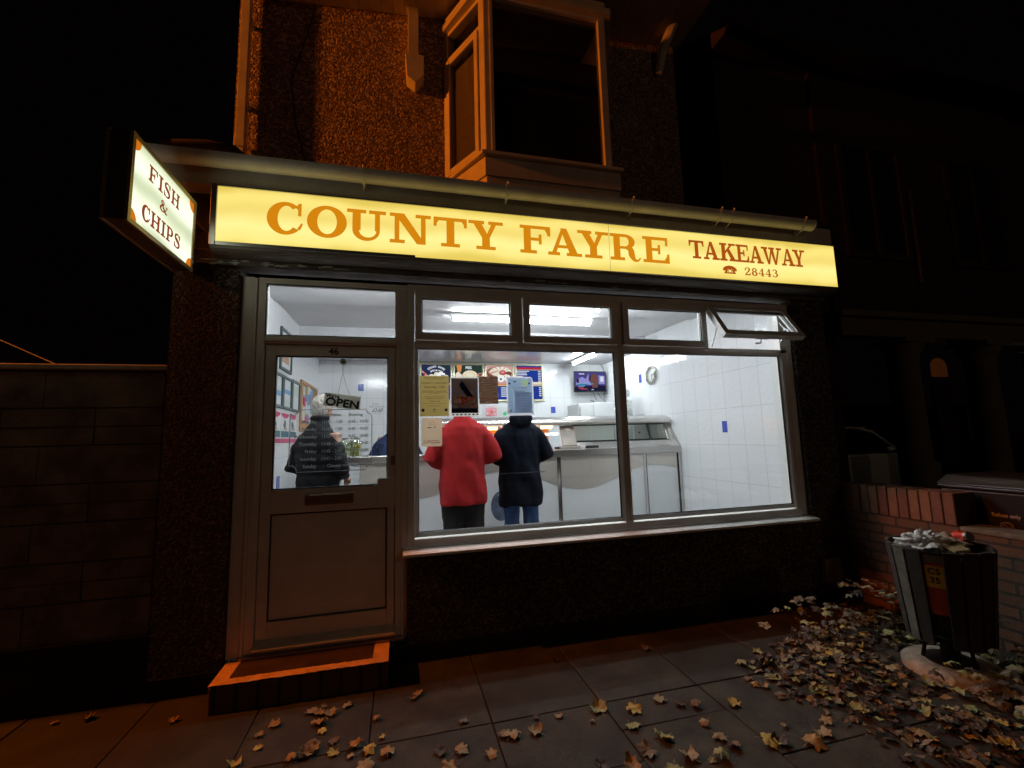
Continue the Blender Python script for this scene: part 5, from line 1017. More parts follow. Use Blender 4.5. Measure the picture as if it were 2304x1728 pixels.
    for s in (-1, 1): b.tube([(s*.105, -.07, .045), (s*.105, .0, .055), (s*.11, .09, .048), (s*.115, .19, .030)], [(.045, .038), (.05, .045), (.042, .048), (.024, .038)], 14)
    xf(b).build("shoes", mat("dark shoes", (0.02, 0.018, 0.016), 0.5), p)
    return p
FLE = mat("red fleece", (0.36, 0.008, 0.010), 0.95, n1=0.10, nscale=14, bump=0.35, bscale=240, bdist=0.002)
NAVY = mat("navy coat cloth", (0.005, 0.007, 0.014), 0.95, spec=0.15, n1=0.2, nscale=10, bump=0.15, bscale=160)
BLKP = mat("black padded nylon", (0.006, 0.006, 0.008), 0.75, spec=0.2, n1=0.2, nscale=12, bump=0.1, bscale=40)
TRB = mat("black trousers", (0.008, 0.008, 0.010), 0.85, n1=0.2, bump=0.1)
JEAN = mat("blue jeans", (0.035, 0.085, 0.22), 0.85, n1=0.3, nscale=11, bump=0.25, bscale=220)
HGREY = mat("grey hair", (0.42, 0.39, 0.35), 0.8, n1=0.3, nscale=90, bump=0.8, bscale=110)
HDARK = mat("dark brown hair", (0.04, 0.025, 0.018), 0.7, n1=0.3, nscale=60, bump=0.7, bscale=110)
person("man seen from behind in a red fleece and black trousers at the counter", (0.595, 1.16, FL), radians(2), 1.76, FLE, TRB, HDARK, elbow_out=0.028, hand_y=0.27, hand_z=1.03, shoulder=0.215, bulk=1.08, hem=0.665, collar=0.045, hem_flare=0.97, fold=0.026, legw=1.22)
pn = person("person in a long navy coat and blue jeans standing right of the red fleece", (1.215, 1.34, FL), radians(-5), 1.74, NAVY, JEAN, HDARK, elbow_out=0.0, hand_y=0.24, hand_z=1.04, shoulder=0.21, bulk=1.08, hem=0.60, collar=0.04, hood=True, fold=0.026)
b = MB(); b.tube([(0.985, 1.30, 1.075), (1.03, 1.155, 1.085), (1.22, 1.115, 1.088), (1.42, 1.17, 1.085), (1.475, 1.33, 1.075)], [(0.004, 0.006)]*5, 6); b.build("waist_seam", mat("coat seam", (0.03, 0.03, 0.035), 0.6), pn)
person("grey haired man in a black padded jacket seen through the door glass", (-0.685, 1.02, FL), radians(-36), 1.70, BLKP, TRB, HGREY, elbow_out=0.0, hand_y=0.25, hand_z=1.02, shoulder=0.205, bulk=1.02, hem=0.74, puffy=0.6, collar=0.062, fold=0.012, turn=radians(10))
person("shop worker in a dark blue top behind the counter, mostly hidden by the door frame", (-0.055, 2.58, FL), radians(160), 1.66, mat("dark blue cotton", (0.02, 0.035, 0.10), 0.85, n1=0.25, bump=0.2), TRB, HDARK, elbow_out=0.03, hand_y=0.22, hand_z=1.12, shoulder=0.215, bulk=1.15, hem=0.85)
# pack of cups by the counter (red item)
b = MB(); b.loft([(-0.455, 1.80, 0.985, .035, .035), (-0.455, 1.80, 1.10, .040, .040)], 16); 
# ================================================================== STREET SIDE
# garden wall at the left, rock-faced blocks with coping
gw = thing("garden_wall", "dark concrete block wall with a pale coping left of the shop", "wall")
GWM = mat("brown wall paint", (0.20, 0.145, 0.085), 0.85, n1=0.5, nscale=5, bump=0.6, bscale=55)
GWD = mat("tarred wall foot", (0.018, 0.013, 0.010), 0.9, n1=0.2, bump=0.3)
b = MB(); rw = random.Random(4); z = 1.905; course = 0
while z > 0.36:
    zb_ = z-0.2225; x = -1.418
    first = True
    while x > -9:
        wl = (0.36 if course % 2 else 0.62) if first else 0.455; first = False; x2 = x-wl; e = 0.003; dy = rw.uniform(-.002, .002)
        if course in (1, 3, 5) and x > -2.0:
            b.box(x2+e, x-e, -0.0+dy, 0.2, (z+zb_)/2+e*.5, z-e); b.box(x2+e, x-e, 0.006+dy, 0.2, zb_+e, (z+zb_)/2-e*.5)
        else: b.box(x2+e, x-e, 0.0+dy, 0.2, zb_+e, z-e)
        x = x2
    z = zb_; course += 1
b.build("blocks", GWM, gw, bevel=0.004)
MB().box(-9, -1.412, 0.008, 0.192, 0.36, 1.90).build("mortar", mat("wall mortar", (0.035, 0.028, 0.022), 0.95), gw)
MB().box(-9, -1.408, -0.02, 0.21, 0.0, 0.355).build("foot", GWD, gw, bevel=0.006)
MB().box(-9, -1.405, -0.035, 0.24, 1.912, 1.945).build("coping", mat("coping stone", (0.36, 0.30, 0.22), 0.8, n1=0.25, bump=0.3), gw, bevel=0.006)
# overhead wire at the far left
b = MB(); b.tube([(-9.5, 6, 4.6), (-6.53, 6, 3.30), (-5.7, 6, 2.88), (-4.6, 6, 2.2)], 0.008, 6); b.box(-9.7, -9.4, 5.9, 6.1, 0, 4.7); b.box(-4.7, -4.5, 5.9, 6.1, 0, 2.3)
tag(b.build("washing_line", mat("pale wire", (0.35, 0.33, 0.30), 0.5)), "thin pale wire sloping down beyond the block wall", "wire")

# brick side wall with soldier course
bw = thing("brick_wall", "low orange brick wall with upright brick coping beside the litter bin", "wall")
b = MB(); b.box(3.765, 3.965, -0.86, -0.045, 0.0, 0.738); b.box(3.765, 3.965, -2.2, -0.861, 0.0, 0.712); b.build("brickwork", BRICK, bw)
BS = [mat("soldier brick %s" % n, c, 0.85, n1=0.2, nscale=20, bump=0.5, bscale=50) for n, c in (("orange", (0.17, 0.08, 0.04)), ("red", (0.13, 0.055, 0.032)), ("brown", (0.15, 0.075, 0.045)))]
b = MB(); y = -0.86; 
while y < -0.06: b.cur = rw.randrange(3); b.box(3.757+rw.uniform(-.002, .002), 3.972, y+.004, y+0.069, 0.744, 0.965+rw.uniform(-.003, .003)); y += 0.0745
b.build("coping_bricks", BS, bw, bevel=0.005)
MB().box(3.764, 3.966, -0.858, -0.047, 0.7385, 0.955).build("mortar", mat("brick mortar", (0.06, 0.045, 0.035), 0.95), bw)
MB().box(3.755, 3.975, -2.2, -0.868, 0.7135, 0.745).build("flat_coping", mat("weathered concrete", (0.14, 0.12, 0.09), 0.9, n1=0.3, nscale=20, bump=0.5), bw, bevel=0.006)

# wheelie bin behind the wall
wb = thing("wheelie_bin", "black wheelie bin marked refuse only behind the low brick wall", "wheelie bin")
BP = mat("black bin plastic", (0.010, 0.010, 0.011), 0.45, n1=0.2, bump=0.08, bscale=60); BL = mat("bin lid plastic", (0.030, 0.032, 0.032), 0.35, n1=0.2, bump=0.1, bscale=60)
def binbody(x0, y0, w_, d_, zt, parent, m1, m2):
    b = MB(); t = 0.05; vs = [(x0+t, y0-d_+t, 0.08), (x0+w_-t, y0-d_+t, 0.08), (x0+w_-t, y0-t, 0.08), (x0+t, y0-t, 0.08), (x0, y0-d_, zt-.09), (x0+w_, y0-d_, zt-.09), (x0+w_, y0, zt-.09), (x0, y0, zt-.09)]
    b.add(vs, [(0,3,2,1),(4,5,6,7),(0,1,5,4),(1,2,6,5),(2,3,7,6),(3,0,4,7)]); b.box(x0-.015, x0+w_+.015, y0-d_-.015, y0+.015, zt-.088, zt-.06); b.build("body", m1, parent, bevel=0.01)
    b = MB(); b.add([(x0-.022, y0-d_-.022, zt-.058), (x0+w_+.022, y0-d_-.022, zt-.058), (x0+w_+.022, y0+.022, zt-.058), (x0-.022, y0+.022, zt-.058), (x0+.03, y0-d_+.03, zt), (x0+w_-.03, y0-d_+.03, zt), (x0+w_-.03, y0-.03, zt+.015), (x0+.03, y0-.03, zt+.015)], [(0,3,2,1),(4,5,6,7),(0,1,5,4),(1,2,6,5),(2,3,7,6),(3,0,4,7)])
    b.build("lid", m2, parent, bevel=0.012)
    for yy in (y0-.04, y0-d_+.04): MB().tube([(x0+w_-.02, yy-.03, .1), (x0+w_-.02, yy+.03, .1)], .1, 20).build("wheel", m1, parent)
binbody(4.02, -0.62, 0.60, 0.72, 1.06, wb, BP, BL)
b = MB(); EX = Vector((0, -1, 0)); 
TX = mat("printed white on bin", (0.42, 0.40, 0.42), 0.5)
put_text(b, "Refuse only", 0.036, (4.0175, -0.985, 0.805), EX, Vector((-0.06, 0, 1)).normalized(), bold=0.001, width=0.150); b.build("lettering", TX, wb)
b = MB()
def cpt(u, v): return Vector((4.014+0.0, -0.985-u, 0.745+v))
b.tube([cpt(.034*cos(a), .028*sin(a)) for a in [2*pi*i/20 for i in range(21)]], .0018, 5)
b.tube([cpt(.014, .018), cpt(.0, .024), cpt(-.012, .012), cpt(0, 0), cpt(.012, -.010), cpt(0, -.020), cpt(-.014, -.014)], .0020, 5); b.tube([cpt(-.030, .012), cpt(-.018, .016), cpt(-.020, 0), cpt(-.028, -.012)], .0016, 5); b.tube([cpt(.018, .012), cpt(.028, .004), cpt(.018, -.004), cpt(.026, -.014)], .0016, 5)
b.tube([cpt(-.004, -.030), cpt(-.010, -.052)], .0018, 5); b.tube([cpt(.004, -.030), cpt(.014, -.050)], .0018, 5)
b.build("tree_emblem", mat("printed cream on bin", (0.38, 0.33, 0.24), 0.5), wb)

# litter bin with timber slats on a round concrete foot
lx, ly = 3.135, -1.13
lb = thing("litter_bin", "overflowing timber slatted street litter bin on a round concrete foot", "litter bin", (lx, ly, 0))
b = MB(); b.loft([(lx+.04, ly+.03, 0.0, .235, .235), (lx+.04, ly+.03, .035, .235, .235), (lx+.04, ly+.03, .052, .215, .215), (lx+.04, ly+.03, .058, .18, .18)], 40); b.build("concrete_foot", mat("foot concrete", (0.30, 0.26, 0.20), 0.85, n1=0.4, nscale=9, bump=0.5, bscale=60), lb)
DM = mat("dark bin metal", (0.012, 0.011, 0.010), 0.5, 0.4, n1=0.3)
b = MB(); b.tube([(lx+.03, ly+.03, .06), (lx+.0, ly+.0, .245)], .045, 14); b.loft([(lx+.03, ly+.03, .061, .12, .12), (lx+.03, ly+.03, .072, .12, .12)], 20)
for a in (0.4, 2.5, 4.6): b.tube([(lx+.03+.13*cos(a), ly+.03+.13*sin(a), .07), (lx+.10*cos(a), ly+.10*sin(a), .245)], .01, 6)
b.build("pedestal", DM, lb)
b = MB(); RT_, RB_, ZT_, ZB_ = .235, .186, .735, .205
b.loft([(lx, ly, ZB_+.01, RB_-.02, RB_-.02), (lx, ly, ZT_-.03, RT_-.018, RT_-.018), (lx, ly, ZT_-.028, RT_-.030, RT_-.030), (lx, ly, .50, RT_-.05, RT_-.05)], 36, cap=False); b.build("liner", DM, lb)
WD = [mat("slat timber %s" % n, c, 0.8, n1=0.35, nscale=14, bump=0.5, bscale=50) for n, c in (("dark", (0.040, 0.026, 0.020)), ("grey", (0.13, 0.11, 0.085)), ("red", (0.060, 0.028, 0.020)))]
NS_ = 18; gap_i = None
for i in range(NS_):
    a = 2*pi*i/NS_+0.10; 
    if abs((a-radians(204)+pi) % (2*pi)-pi) < pi/NS_: gap_a = a; continue
    ca, sa = cos(a), sin(a); p0 = Vector((lx+RB_*ca, ly+RB_*sa, ZB_)); p1 = Vector((lx+RT_*ca, ly+RT_*sa, ZT_+rw.uniform(-.004, .004))); d = (p1-p0); tn = Vector((-sa, ca, 0)); nn = d.cross(tn).normalized(); b = MB()
    w0, w1 = .0275, .0375; q = [p0-tn*w0, p0+tn*w0, p1+tn*w1, p1-tn*w1]; o_ = nn*.010
    b.add([v+o_ for v in q]+[v-o_ for v in q], [(0,1,2,3),(7,6,5,4),(0,4,5,1),(1,5,6,2),(2,6,7,3),(3,7,4,0)])
    b.build("slat", WD[1] if abs((a-radians(170)+pi) % (2*pi)-pi) < .25 else WD[0 if i % 2 else 2], lb, bevel=0.003)
b = MB()
for (z, r, wv) in ((ZT_-.015, RT_+.004, .012), (ZB_+.05, RB_+.008, .01)):
    ringp = [(lx+r*cos(2*pi*i/40), ly+r*sin(2*pi*i/40), z) for i in range(41)]; MB().tube(ringp, [(wv, .004)]*41, 6).build("hoop", DM, lb)
# sticker panel in the missing slat
def arc_sheet(a0, a1, z0, z1, off, m, name):
    b = MB(); n = 8; vs = []
    for j in range(2):
        z = (z0, z1)[j]; r = RB_+(RT_-RB_)*(z-ZB_)/(ZT_-ZB_)+off
        for i in range(n+1): a = a0+(a1-a0)*i/n; vs.append((lx+r*cos(a), ly+r*sin(a), z))
    b.add(vs, [(i, i+1, n+2+i, n+1+i) for i in range(n)], True); return b.build(name, m, lb)
arc_sheet(gap_a-.21, gap_a+.21, .38, .665, -.006, mat("red sticker", (0.42, 0.035, 0.02), 0.5, n1=0.15), "sticker")
arc_sheet(gap_a-.19, gap_a+.20, .53, .650, -.004, mat("yellow sticker", (0.75, 0.42, 0.03), 0.5, n1=0.08), "sticker")
arc_sheet(gap_a-.21, gap_a+.21, .668, .715, -.005, mat("grey metal band", (0.20, 0.19, 0.17), 0.4, 0.4), "metal_band")
b = MB(); r_ = RB_+(RT_-RB_)*(.6-ZB_)/(ZT_-ZB_)+.0005; nrm = Vector((cos(gap_a), sin(gap_a), 0)); tx = Vector((-sin(gap_a), cos(gap_a), 0)); tz = Vector((nrm.x*.12, nrm.y*.12, 1)).normalized(); c0 = Vector((lx, ly, .6))+nrm*r_
put_text(b, "CS", .048, c0+tz*.006, tx, tz, bold=.001); put_text(b, "35", .048, c0-tz*.044, tx, tz, bold=.001); b.build("sticker_lettering", INK, lb)
# rubbish in the bin
def crumple(name, label, cat, c, r, m, seed, amp=.35, sub=4, sc_=(1, 1, 1)):
    bm = bmesh.new(); bmesh.ops.create_icosphere(bm, subdivisions=sub, radius=1.0); rs = Vector((seed*3.1, seed*1.7, seed*.9))
    for v in bm.verts:
        n_ = v.co.normalized(); d = 1+amp*(abs(noise.noise(n_*2.2+rs))*2-.5)+amp*.5*(abs(noise.noise(n_*6+rs))*2-.4)
        v.co = Vector((n_.x*r*sc_[0], n_.y*r*sc_[1], n_.z*r*sc_[2]))*d+Vector(c)
    for f in bm.faces: f.smooth = True
    me = bpy.data.meshes.new(name); bm.to_mesh(me); bm.free(); me.materials.append(m); o = bpy.data.objects.new(name, me); COL.objects.link(o); tag(o, label, cat); return o
PBG = mat("white carrier bag", (0.92, 0.86, 0.82), 0.35, n1=0.08, nscale=20)
crumple("carrier_bag", "crumpled white plastic bag on top of the full litter bin", "bag", (lx-.085, ly+.02, .745), .095, PBG, 2, .42, 5, (1.2, 1.0, .62))
crumple("paper_bag", "crumpled pinkish brown paper spread across the litter bin rubbish", "paper", (lx+.07, ly+.03, .725), .12, mat("greasy paper", (0.52, 0.36, 0.27), 0.6, n1=0.15), 5, .5, 4, (1.15, .95, .42))
crumple("bin_sack", "dark rubbish sack filling the litter bin under the papers", "sack", (lx, ly, .60), .165, mat("rubbish sack", (0.012, 0.012, 0.013), 0.3), 9, .2, 4, (1, 1, .6))
b = MB()   # sheet corner standing up
b.add([(lx-.02, ly+.10, .74), (lx+.10, ly+.13, .76), (lx+.16, ly+.05, .735), (lx+.02, ly+.0, .73), (lx+.0, ly+.10, .815), (lx+.085, ly+.14, .80)], [(0, 1, 5, 4), (0, 3, 2, 1), (4, 5, 2, 3)]); tag(b.build("wrapping_paper", mat("chip paper", (0.62, 0.48, 0.38), 0.6)), "folded pale chip paper corner standing up at the back of the litter bin", "paper")
b = MB(); b.obox((lx-.01, ly-.10, .742), (.055, .02, .006), (-.012, .03, 0), (0, 0, .002)); tag(b.build("card_tray", mat("olive card", (0.16, 0.13, 0.05), 0.7)), "small olive card strip at the front of the litter bin rubbish", "card")
b = MB(); b.obox((lx-.045, ly-.13, .738), (.045, -.01, .002), (.008, .03, 0.006), (0, 0, .006)); tag(b.build("food_tray", mat("tan tray", (0.50, 0.34, 0.18), 0.7)), "tan food tray edge at the front rim of the litter bin", "tray")
cn = thing("drinks_can", "red and silver drinks can at the right rim of the litter bin", "can", (lx+.15, ly-.02, .75))
d = Vector((-.25, -.62, .1)).normalized(); c = Vector((lx+.185, ly+.01, .765))
MB().tube([c+d*.0, c+d*.085], .031, 20).build("body", mat("red can paint", (0.75, 0.05, 0.02), 0.35, 0.3), cn); MB().tube([c+d*.0851, c+d*.092, c+d*.098], [.031, .028, .024], 20).build("lid", mat("bare can metal", (0.75, 0.75, 0.78), 0.25, 1.0), cn)

# ---- neighbouring house with stone columns, set back
nh = thing("neighbour_house", "unlit terraced house with stone columned bay beyond the brick wall", "house")
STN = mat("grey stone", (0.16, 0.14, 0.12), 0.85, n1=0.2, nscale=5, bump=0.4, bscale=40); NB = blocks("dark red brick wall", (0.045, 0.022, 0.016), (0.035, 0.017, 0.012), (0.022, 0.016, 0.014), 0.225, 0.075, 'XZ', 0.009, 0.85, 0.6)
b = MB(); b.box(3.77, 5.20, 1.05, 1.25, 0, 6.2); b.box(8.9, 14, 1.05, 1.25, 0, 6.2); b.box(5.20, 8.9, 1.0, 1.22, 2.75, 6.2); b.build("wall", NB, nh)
b = MB(); b.box(5.0, 9.1, 0.78, 0.999, 2.52, 2.74); b.box(4.95, 9.15, 0.72, 0.999, 2.742, 2.82); b.build("lintel", STN, nh, bevel=0.01)
def column(x):
    b = MB(); b.loft([(x, .95, .0, .19, .19), (x, .95, .10, .19, .19), (x, .95, .16, .165, .165), (x, .95, 1.2, .165, .165), (x, .95, 2.22, .15, .15), (x, .95, 2.26, .17, .17), (x, .95, 2.31, .155, .155), (x, .95, 2.36, .20, .20), (x, .95, 2.46, .225, .225)], 24)
    b.box(x-.23, x+.23, .72, 1.18, 2.461, 2.519); b.build("column", STN, nh)
for x in (6.12, 7.48, 8.9): column(x)
b = MB(); b.box(5.2, 9.0, 3.5, 3.52, 0, .01)
for (x0, x1) in ((5.5, 6.6), (7.4, 8.5)):
    f = MB(); frame_mb(x0, x1, 3.6, 5.2, .08, .97, 1.02, f); f.box((x0+x1)/2-.03, (x0+x1)/2+.03, .975, 1.02, 3.68, 5.12); f = f.build("window", mat("dark stained frame", (0.03, 0.022, 0.018), 0.6), nh); MB().box(x0+.08, x1-.08, .99, .995, 3.68, 5.12).build("pane", PANEUP, f)
b = MB(); b.prism([(1.0, 6.1), (0.6, 6.1), (3.6, 7.9), (5, 7.9), (5, 6.1)], (3.7, 0, 0), (0, 1, 0), Z, (10.4, 0, 0)); b.build("roof", RT, nh)
b = MB(); b.tube([(6.65, .95, 3.3), (6.65, .95, 4.6)], .022, 10); b.build("downpipe", DARK, nh)
# porch door under an added glowing arch, stand-in for an orange-lit patch
b = MB(); b.box(8.02, 8.42, 1.85, 1.9, 0.0, 2.1); b.build("porch_door", mat("dark porch door", (0.03, 0.015, 0.012), 0.5), nh)
b = MB(); b.prism([(8.05, 2.20)]+[(8.22+.17*cos(a), 2.36+.14*sin(a)) for a in [pi-pi*i/10 for i in range(11)]]+[(8.39, 2.20)], (0, 1.87, 0), X, Z, (0, .01, 0)); b.build("glow_arch", emission("dim orange glow", (1.0, 0.28, 0.06), 0.022), nh)
tag(MB().box(4.8, 14, 1.25, 8.5, -.11, .004).build("driveway", ASPH), kind="structure")
tag(MB().box(3.8, 20, 8.5, 8.7, 0, 2.2).build("back_wall", NB), "dark brick wall closing the yard behind the parked car", "wall")

MB().tube([(9.19, 1.9, 2.08), (9.19, 1.9, 2.16)], 0.04, 12).build("car_fill_bulb", emission("car fill bulb", (1.0, 0.75, 0.5), 6.0), nh)  # added bulb, unseen behind a column, to brighten the parked car
pl_ = bpy.data.lights.new("car_fill_light", 'POINT'); pl_.energy = 1.2; pl_.color = (1.0, 0.78, 0.55); pl_.shadow_soft_size = 0.05  # added point light for the car, goes with the bulb
po_ = bpy.data.objects.new("car_fill_light", pl_); COL.objects.link(po_); po_.parent = nh; po_.location = (9.19, 1.9, 2.02)
# ---- parked car in the yard
car = thing("parked_car", "dark silver parked car glimpsed between the window and the stone column", "car", (8.35, 4.2, 0))
CP = mat("silver grey car paint", (0.50, 0.50, 0.50), 0.35, 0.2); cy0, cy1 = 3.35, 5.05
prof = [(6.35, .35), (6.30, .75), (6.40, .92), (6.75, 1.0), (7.25, 1.36), (7.7, 1.43), (8.3, 1.44), (8.75, 1.36), (9.35, .98), (10.1, .86), (10.42, .70), (10.45, .36)]
b = MB()
low = [p if p[1] < 1.01 else (p[0], 0.96) for p in prof]
lowp = [(6.35, .30), (6.28, .72), (6.40, .90), (6.80, .95), (9.40, .95), (10.1, .85), (10.42, .68), (10.45, .32)]
def carsec(poly, yb, inset, z0=None):
    secs = []
    for (yy, s, f) in ((yb[0], inset, 0), (yb[0]+.10, 0, 0), (yb[1]-.10, 0, 0), (yb[1], inset, 0)): secs.append((yy, s))
    vs = []; cx = sum(p[0] for p in poly)/len(poly); cz = sum(p[1] for p in poly)/len(poly); n = len(poly)
    for (yy, s) in secs: vs += [(cx+(p[0]-cx)*(1-s), yy, cz+(p[1]-cz)*(1-s)) for p in poly]
    fs = [tuple(range(n)), tuple(reversed(range(3*n, 4*n)))]+[(i+j*n, i+(j+1)*n, (i+1) % n+(j+1)*n, (i+1) % n+j*n) for j in range(3) for i in range(n)]
    return vs, fs
b.add(*carsec(lowp, (cy0, cy1), .03)); bod = b.build("body", CP, car, bevel=0.03)
cab = [(6.78, .955), (7.25, 1.36), (7.7, 1.43), (8.3, 1.44), (8.75, 1.36), (9.38, .955)]
gh = [(7.28, 1.30), (6.95, 1.0), (9.2, 1.0), (8.70, 1.30)]
b = MB(); b.add(*carsec(cab, (cy0+.10, cy1-.10), .015)); b.build("glasshouse", BLACKG, car, bevel=0.01)
b = MB(); 
for side in (cy0+.085, cy1-.085):
    b.tube([(6.76, side, .97), (7.25, side+.01, 1.37), (7.7, side+.02, 1.435), (8.3, side+.02, 1.445), (8.76, side+.01, 1.365), (9.40, side, .965)], [.028]*6, 8); b.tube([(8.02, side, .97), (8.0, side, 1.42)], .022, 8)
b.box(7.25, 8.7, cy0+.15, cy1-.15, 1.435, 1.455); b.build("roof_frame", CP, car)
for x in (7.15, 9.65):
    for yy in (cy0-.005, cy1-.19):
        w_ = MB().tube([(x, yy, .31), (x, yy+.2, .31)], .31, 28).build("wheel", DARK, car); MB().tube([(x, yy-.004, .31), (x, yy+.01, .31)], .20, 24).build("rim", ALU, w_)
for yy in (cy0+.2, cy1-.2): MB().ball((10.36, yy, .68), (.08, .14, .07), 14, 10).build("headlight", mat("lamp glass", (0.6, 0.6, 0.6), 0.1), car)
b = MB(); b.ball((9.02, cy0-.02, 1.02), (.07, .07, .05), 12, 8); b.tube([(9.02, cy0+.03, 1.0), (9.05, cy0+.12, .98)], .015, 6); b.build("wing_mirror", MATS["white plastic"], car)
for x in (7.6, 8.5): MB().box(x, x+.14, cy0-.012, cy0+.004, .80, .825).build("handle", CP, car)

# ---- street lamps
def street_lamp(label, base, head, reach, colr, watts, emn, estr):
    t = thing("street_lamp", label, "street lamp", base)
    x, y, z = base; b = MB(); b.tube([(x, y, 0), (x, y, 1.2), (x, y, 1.25), (x, y, head-.3)], [.075, .075, .05, .04], 14); b.build("column", mat("lamp column grey", (0.2, 0.2, 0.2), 0.5, 0.5), t)
    dx, dy = reach; b = MB(); b.tube([(x, y, head-.3), (x+dx*.3, y+dy*.3, head-.05), (x+dx, y+dy, head)], [.035, .03, .03], 10); b.build("arm", MATS["lamp column grey"], t)
    hx_, hy_ = x+dx, y+dy
    b = MB(); b.ball((hx_, hy_, head+.02), (.26, .13, .07), 18, 10); b.build("lantern", MATS["lamp column grey"], t)
    MB().ball((hx_, hy_, head-.07), (.16, .09, .06), 16, 10).build("bowl", emission(emn, colr, estr), t)
    l = bpy.data.lights.new("lamp_light", 'POINT'); l.energy = watts; l.color = colr; l.shadow_soft_size = 0.09
    o = bpy.data.objects.new("lamp_light", l); COL.objects.link(o); o.parent = t; o.matrix_basis = t.matrix_basis.inverted() @ Matrix.Translation((hx_, hy_, head-.20))
street_lamp("orange sodium street lamp on the pavement left of the shop", (-6.6, -0.60, 0), 5.3, (0.5, 0.58), (1.0, 0.205, 0.011), SODIUM_POWER, "sodium lamp", 25.0)
street_lamp("pale street lamp across the road behind the viewer", (7.5, -13.6, 0), 6.5, (0, 1.2), (1.0, 0.66, 0.42), 85.0, "pale lamp", 60.0)

# ================================================================== FALLEN LEAVES
LM = [mat("leaf %s" % n, c, 0.65, n1=0.35, nscale=25, bump=0.4, bscale=60) for n, c in (("yellow", (0.40, 0.31, 0.06)), ("tan", (0.25, 0.19, 0.085)), ("brown", (0.135, 0.09, 0.045)), ("dark brown", (0.055, 0.036, 0.022)), ("olive", (0.25, 0.26, 0.09)), ("orange", (0.30, 0.175, 0.045)))]
LOBES = [(-80, .34), (-62, .50), (-50, .48), (-38, .66), (-24, .78), (-14, .70), (-4, .68), (8, .64), (20, .80), (34, .90), (42, .98), (50, .84), (62, .74), (70, .68), (77, .88), (83, .90), (90, 1.08)]
def leaf_mesh(seed):
    r = random.Random(seed); right_ = [(radians(a), d) for a, d in LOBES]; pts = []
    for a, d in right_: pts.append((d*cos(a), d*sin(a)))
    for a, d in reversed(right_[:-1]): pts.append((-d*cos(a), d*sin(a)))
    pts = [(p[0]*(1+r.uniform(-.1, .1)), p[1]*(1+r.uniform(-.1, .1))) for p in pts]
    curl = r.choice([r.uniform(.05, .4), r.uniform(.4, 1.1)]); fold = r.uniform(-.2, .6); tw = r.uniform(-.5, .5); vs = [(0, 0)]; n = len(pts)
    for s in (.35, .7, 1.0): vs += [(p[0]*s, p[1]*s) for p in pts]
    out = []
    for (x, y) in vs:
        q = sqrt(x*x+y*y); z = curl*.45*q*q+fold*abs(x)*.5+tw*x*y*.5+.34*noise.noise(Vector((x*2.8, y*2.8, seed*3.3)))*(.3+q)
        sh = 1-.26*curl*q*(1+.5*sin(3*atan2(y, x)+seed)); out.append(Vector((x*sh, y*sh, z))*0.5)
    fs = [(0, 1+i, 1+(i+1) % n) for i in range(n)]+[(1+k*n+i, 1+(k+1)*n+i, 1+(k+1)*n+(i+1) % n, 1+k*n+(i+1) % n) for k in range(2) for i in range(n)]
    b = len(out); st = [(0, -.15, 0), (0.02, -.55, .05), (.08*tw, -.95, .12)]; w_ = .018
    for (x, y, z) in st: out += [Vector((x-w_, y, z))*.5, Vector((x+w_, y, z+.01))*.5]
    fs += [(b, b+1, b+3, b+2), (b+2, b+3, b+5, b+4)]
    return out, fs
protos = []
for k in range(14):
    v, f = leaf_mesh(k); mi = min(p.z for p in v); v = [p-Vector((0, 0, mi)) for p in v]
    for c in range(len(LM)) if k < 14 else ():
        pass
    protos.append((v, f))
meshes = {}
def leaf_data(k, c):
    if (k, c) not in meshes:
        me = bpy.data.meshes.new("leaf"); me.from_pydata(protos[k][0], [], protos[k][1]); me.materials.append(LM[c]); me.polygons.foreach_set("use_smooth", [True]*len(me.polygons)); meshes[(k, c)] = me
    return meshes[(k, c)]
rl = random.Random(17); spots = []
def dens(x, y):
    """how thick the leaves lie here"""
    ex_ = y+0.62*(x-2.15)            # drift line along the brick wall
    d = 0.0
    e_ = (x-1.95)*0.60+(y+0.9)*0.45
    edge = 2.95-0.85*min(1, max(0, (-y-0.35)/0.35)) if y > -0.7 else 2.10+0.08*sin(y*9)+max(0, -1.35-y)*.9
    if x > edge-.12 and y > -2.2 and x < 3.75: d = max(d, min(1.0, (x-edge+.12)/0.22))
    if y > -.35: d *= .35
    if -0.75 < x < 0.0 and -1.25 < y < -0.36: d = max(d, .42*math.exp(-((x+0.33)**2/.05+(y+0.72)**2/.10)))
    return d
leaves = []
